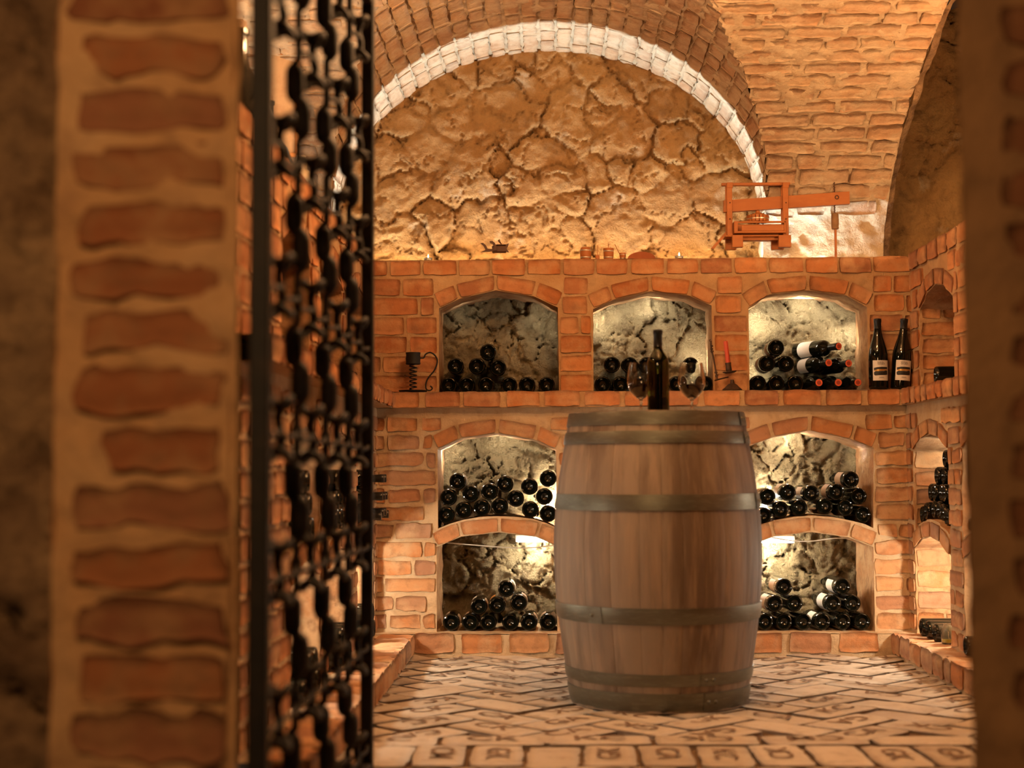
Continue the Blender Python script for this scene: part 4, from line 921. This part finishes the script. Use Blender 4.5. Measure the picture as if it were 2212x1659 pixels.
# ------------------------------------------------------------------ lamp fittings and cables in the floor-level niches
def fitting(xa, xb, y, label, cable, cl):
    a, b = PY(xa, y, YR-.09), PY(xb, y, YR-.09); c = (a+b)/2
    t = thing('niche_lamp', label, 'lamp', c)
    mb = MB(); mb.box((0, .018, 0), (abs(b[0]-a[0]), .03, .032), 0, .003); mb.build('housing', [M_white], t, recalc=True, smooth=False)
    mb = MB(); mb.tube([(-(b[0]-a[0])/2+.012, -.006, -.010), ((b[0]-a[0])/2-.012, -.006, -.010)], .006, 10); mb.build('tube', [M_tube], t)
    pts = [PY(x, y_, YW+.14) for x, y_ in cable]; mb = MB(); mb.tube(smooth_path(pts, 30), .0024, 8); tag(mb.build('lamp_cable', [M_white]), cl, 'cable')
fitting(1113, 1196, 1163, 'white tube lamp under the arch of the floor-level niche left of barrel', [(960, 1172), (1020, 1177), (1100, 1183), (1150, 1183), (1200, 1178)], 'thin white cable sagging across the floor-level niche left of barrel')
fitting(1625, 1718, 1165, 'white tube lamp under the arch of the floor-level niche right of barrel', [(1668, 1161), (1710, 1168), (1750, 1169), (1800, 1163), (1838, 1163)], 'thin white cable sagging across the floor-level niche right of barrel')

# ------------------------------------------------------------------ iron gate, swung open into the cellar
def build_gate():
    a = np.array([PY(560, 1010, 2.42)[0], 2.42]); b = np.array([PY(793, 1010, 3.78)[0], 3.78]); Lg = np.linalg.norm(b-a); d = (b-a)/Lg
    t = thing('iron_gate', 'open wrought iron gate with twisted chain bars in the doorway', 'gate', (a[0], a[1], .03), (0, radians(.45), atan2(d[1], d[0])))
    top = 1.95
    for x, w in ((0, .033), (Lg, .030)):
        mb = MB(); mb.box((x, 0, top/2), (w, w, top), 0, .003); mb.build('stile', [M_iron], t, recalc=True, smooth=False)
    for z in (.02, top-.015):
        mb = MB(); mb.box((Lg/2, 0, z), (Lg-.03, .028, .03), 0, .003); mb.build('rail', [M_iron], t, recalc=True, smooth=False)
    rz = [.812+.244*k for k in range(-3, 5)]
    for fr in (.25, .5, .75):
        x = Lg*fr; mb = MB(); zs = np.linspace(.035, top-.03, 340); ph = ((zs-rz[0])/.244) % 1.0
        d = np.abs(ph-.5); r = .0075+.0105*np.clip(1-(np.abs(d-.14)/.145)**6, 0, 1)+.004*(ph < .05)+.004*(ph > .95)
        sw = .0065*np.tanh((ph-.5)*30)*(d < .30)
        pts = np.c_[np.full(340, x), sw, zs]; mb.tube(pts, r, 10); mb.build('chain_bar', [M_iron], t)
    for gap in range(4):
        x0, x1 = Lg*gap*.25, Lg*(gap+1)*.25; xc = (x0+x1)/2
        for z in rz:
            mb = MB(); hh = .044
            mb.tube(smooth_path([(xc, .004, z-hh), (xc, -.003, z-hh*.4), (xc, .003, z+hh*.4), (xc, -.004, z+hh)], 12), [.010]*3+[.0085]*6+[.010]*3, 8)
            for zz, sg in ((z+hh, 1), (z-hh, -1)):
                A = np.linspace(0, 2*pi, 17)[:-1]; mb.tube([(xc+.030*cos(q), .017*sin(q), zz-sg*.014*cos(2*q)*.5) for q in A], .0078, 8, closed=True)
            for xa, xb in ((x0, xc), (xc, x1)):
                mb.tube(smooth_path([(xa, 0, z), (xa+(xb-xa)*.3, .006, z-.012), (xa+(xb-xa)*.7, -.006, z-.010), (xb, 0, z)], 16), .0048, 8)
            mb.build('scroll_link', [M_iron], t)
build_gate()

# ------------------------------------------------------------------ things on and in the left unit, seen through the gate
def demijohn(p, s, label, m=M_bottle):
    t = thing('big_bottle', label, 'bottle', p); mb = MB()
    mb.lathe([(0, .004), (.10*s, 0), (.115*s, .012*s), (.118*s, .06*s), (.112*s, .12*s), (.085*s, .19*s), (.05*s, .24*s), (.03*s, .28*s), (.024*s, .32*s), (.023*s, .38*s), (.028*s, .385*s), (.028*s, .40*s), (0, .40*s)], 40)
    mb.build('glass_body', [m], t, recalc=True)
    mb = MB(); mb.lathe([(.0, .40*s), (.02*s, .40*s), (.021*s, .425*s), (0, .425*s)], 16); mb.build('stopper', [M_labeldim], t, recalc=True)
demijohn((-.90, 4.86, ZT), .72, 'large dark glass bottle on left wall top, behind the gate bars')
demijohn((-.88, 4.30, ZT), .9, 'large dark bottle nearest the doorway on left wall top')
t = thing('oil_lamp', 'oil lamp with frosted glass globe and dark bowl on left wall top', 'lamp', (-.87, 5.32, ZT))
mb = MB(); mb.lathe([(0, 0), (.035, 0), (.03, .012), (.055, .03), (.068, .06), (.062, .064), (.05, .04), (0, .03)], 28); mb.tube(smooth_path([(.06, 0, .055), (.085, 0, .06), (.095, 0, .085), (.088, 0, .10)], 16), .004, 8); mb.build('bowl', [M_dkwood], t, recalc=True)
mb = MB(); mb.lathe([(.02, .062), (.045, .075), (.052, .105), (.042, .14), (.022, .155), (.018, .205), (.0165, .205), (.0205, .153), (.040, .138), (.050, .105), (.043, .077), (.02, .064)], 28); mb.build('globe', [plain('frosted_glass', (.85, .72, .52), .35, trans=.75)], t, recalc=True)
# framed print hanging on the pale strip of the vault
fc = PY(597, 160, 5.9); t = thing('picture_frame', 'tall wooden picture frame on the pale wall seen past the gate', 'picture', (-1.06, 5.92, 2.21), (0, 0, radians(20)))
mb = MB()
for x, z, w, h_ in ((-.075, 0, .016, .42), (.075, 0, .016, .42), (0, .202, .166, .016), (0, -.202, .166, .016)): mb.box((x, 0, z), (w, .02, h_), 0, .002)
mb.build('frame', [M_frame], t, recalc=True, smooth=False)
mb = MB(); mb.box((0, .004, 0), (.14, .006, .40), 0, .001); mb.build('print', [M_paper], t, recalc=True, smooth=False)
# bottles in the left wall niches
LG = 'bottles in the left wall niches'
def lbottle(u, z, X, label, out, lab=None):   # out: neck towards the room
    if out: o = lying_bottle((X-.30, u, z), -pi/2, label, LG, lab)
    else: o = lying_bottle((X, u, z), pi/2, label, LG, lab, spin=pi)
    if out:
        c = bpy.data.objects.new('capsule', ME_BC); COL.objects.link(c); c.parent = o
_c = MB(); _c.lathe([(.0146, .225), (.0152, .24), (.0150, .27), (.0163, .287), (.0165, .299), (.0150, .3012), (0, .3012)], 20); _o = _c.build('capsule', [M_caps], recalc=True); ME_BC = _o.data; bpy.data.objects.remove(_o)
nichen = ['nearest the back wall', 'second from the back wall', 'third from the back wall']
for ci, c in enumerate(CEN):
    rws = [('bottom', 4, 0), ('middle', 3, 1), ('top', 2, 2)]
    for nm, n, r in rws:
        for i in range(n):
            u = c+((n-1)/2-i)*.09; sp = .515+.05*sin(pi*np.clip((u-c+.28)/.56, 0, 1)); z = (sp if r == 0 else .557)+BR+r*.07+.002
            w = ['nearest the corner', 'second', 'third', 'nearest the gate'][i if i < n-1 else 3]
            lbottle(u, z, XLL+.075 if ci == 0 else XLL+.0, f"{nm} row bottle, {w}, mid-height left wall niche {nichen[ci]}", ci == 0)
    for nm, n, r in [('bottom', 4, 0), ('upper', 3, 1)]:
        for i in range(n):
            u = c+((n-1)/2-i)*.085; w = ['nearest the corner', 'second', 'third', 'nearest the gate'][i if i < n-1 else 3]
            lbottle(u, ZP+.004+BR+r*.068, XLL+.02, f"{nm} row bottle, {w}, floor-level left wall niche {nichen[ci]}", False, 'paper' if (i+r) % 2 == 0 else None)
    for i in range(3):
        u = c+(1-i)*.1; w = ['nearest the corner', 'middle', 'nearest the gate'][i]
        lbottle(u, ZL1+BR, XLU-.02, f"single row bottle, {w}, upper left wall niche {nichen[ci]}", False)

# ------------------------------------------------------------------ light
def light(kind, name, loc, power, col, size=.05, rot=None, sy=None, spread=None, target=None):
    l = bpy.data.lights.new(name, kind); l.energy = power; l.color = col; o = bpy.data.objects.new(name, l); COL.objects.link(o); o.location = loc
    if kind == 'AREA':
        l.size = size; l.shape = 'RECTANGLE' if sy else 'SQUARE'
        if sy: l.size_y = sy
        if spread: l.spread = spread
    else: l.shadow_soft_size = size
    if kind == 'SPOT': l.spot_size = spread or 1.2; l.spot_blend = .6
    if target is not None: o.rotation_euler = (Vector(target)-Vector(loc)).to_track_quat('-Z', 'Y').to_euler()
    elif rot: o.rotation_euler = rot
    return o
WARM, WHITE = (1, .56, .24), (1, .91, .72)
for i, (x, y) in enumerate(((.30, 3.95), (.56, 3.9), (.36, 4.75), (.62, 4.7))): light('POINT', 'chandelier_bulb', (x, y, 2.45), 21 if y < 4.3 else 14, (1, .54, .235), .02)
# line lamp tucked behind the parapet course
light('AREA', 'cove_line', (.12, YU+.21+.036, ZT-.115), 33, (.78, .94, 1), 2.3, (pi-radians(-60), 0, 0), .006)
# side cove on top of the left unit
light('AREA', 'cove_left', (-1.15, 5.2, ZT+.03), 4, WHITE, .02, (pi, 0, 0), 1.4)
# niche lamps
def nl(x, y, Y, pw, col=WHITE, size=.03): light('POINT', 'niche_bulb', tuple(PY(x, y, Y)), pw, col, size)
for x, y, d, pw in ((1192, 1080, .07, 5.0), (965, 975, .09, 1.), (1090, 950, .07, .5), (1636, 1085, .07, 7.), (1868, 985, .10, 2.5), (1700, 945, .07, 1.5), (1158, 1182, .06, 2.2), (1655, 1184, .06, 4.)):
    nl(x, y, YR-.02-d, pw)
for x, y, d, pw, t in ((1196, 700, .10, .18, (-.7, .5, -.1)), (1000, 672, .10, .04, (.2, 1, -.3)), (1292, 690, .09, .4, (.6, .7, -.2)), (1405, 650, .09, .38, (.0, .9, -.5)), (1520, 780, .09, .55, (-.6, .8, .2)),
                       (1630, 700, .09, .5, (.6, .8, -.1)), (1745, 650, .09, .5, (0, .9, -.5)), (1625, 800, .08, .45, (.5, .8, .3)), (1838, 720, .09, .35, (-.6, .8, -.2))):
    p = PY(x, y, YR-.02-d); light('AREA', 'niche_lamp', tuple(p), pw, WHITE, .09, target=tuple(p+np.array(t)))
for i, c in enumerate(CEN):
    light('POINT', 'niche_bulb', (XLL-.16, c-.15, .40), 9. if i == 0 else 5., WHITE, .03); light('POINT', 'niche_bulb', (XLL-.2, c, .80), 1.0, WHITE, .03)
for i, c in enumerate(CEN[:2]):
    light('POINT', 'niche_bulb', (XRL+.16, c-.12, .40), 9. if i == 0 else 4., WHITE, .03); light('POINT', 'niche_bulb', (XRL+.2, c+.08, .84), 7. if i == 0 else 3., WHITE, .03)
light('POINT', 'web_fill_right', (1.78, 5.3, 1.705), 26, (1, .58, .27), .04)  # added warm fill, out of view, to brighten right vault web and alcove rock
light('POINT', 'wall_lamp', (-1.02, 4.65, 2.02), 22, (1, .55, .25), .04)
# lamp of the front room
light('AREA', 'anteroom_lamp', (-.5, .3, 1.9), 15, WARM, .5, target=(-.62, 2.36, .8))
w = bpy.data.worlds.new('w'); SC.world = w; w.use_nodes = True; w.node_tree.nodes['Background'].inputs[0].default_value = (1, .6, .35, 1); w.node_tree.nodes['Background'].inputs[1].default_value = .012

# ------------------------------------------------------------------ camera
cam = bpy.data.cameras.new('camera'); co = bpy.data.objects.new('camera', cam); COL.objects.link(co); SC.camera = co
cam.sensor_width = 36; cam.lens = 36*F/2212; cam.clip_start = .05
co.matrix_world = Matrix(((cr[0], cu[0], -cf[0], 0), (cr[1], cu[1], -cf[1], 0), (cr[2], cu[2], -cf[2], H), (0, 0, 0, 1)))
cam.dof.use_dof = True; cam.dof.focus_distance = 6.4; cam.dof.aperture_fstop = 2.0
SC.view_settings.view_transform = 'Standard'; SC.view_settings.look = 'None'; SC.view_settings.gamma = 1; SC.view_settings.exposure = 0.9
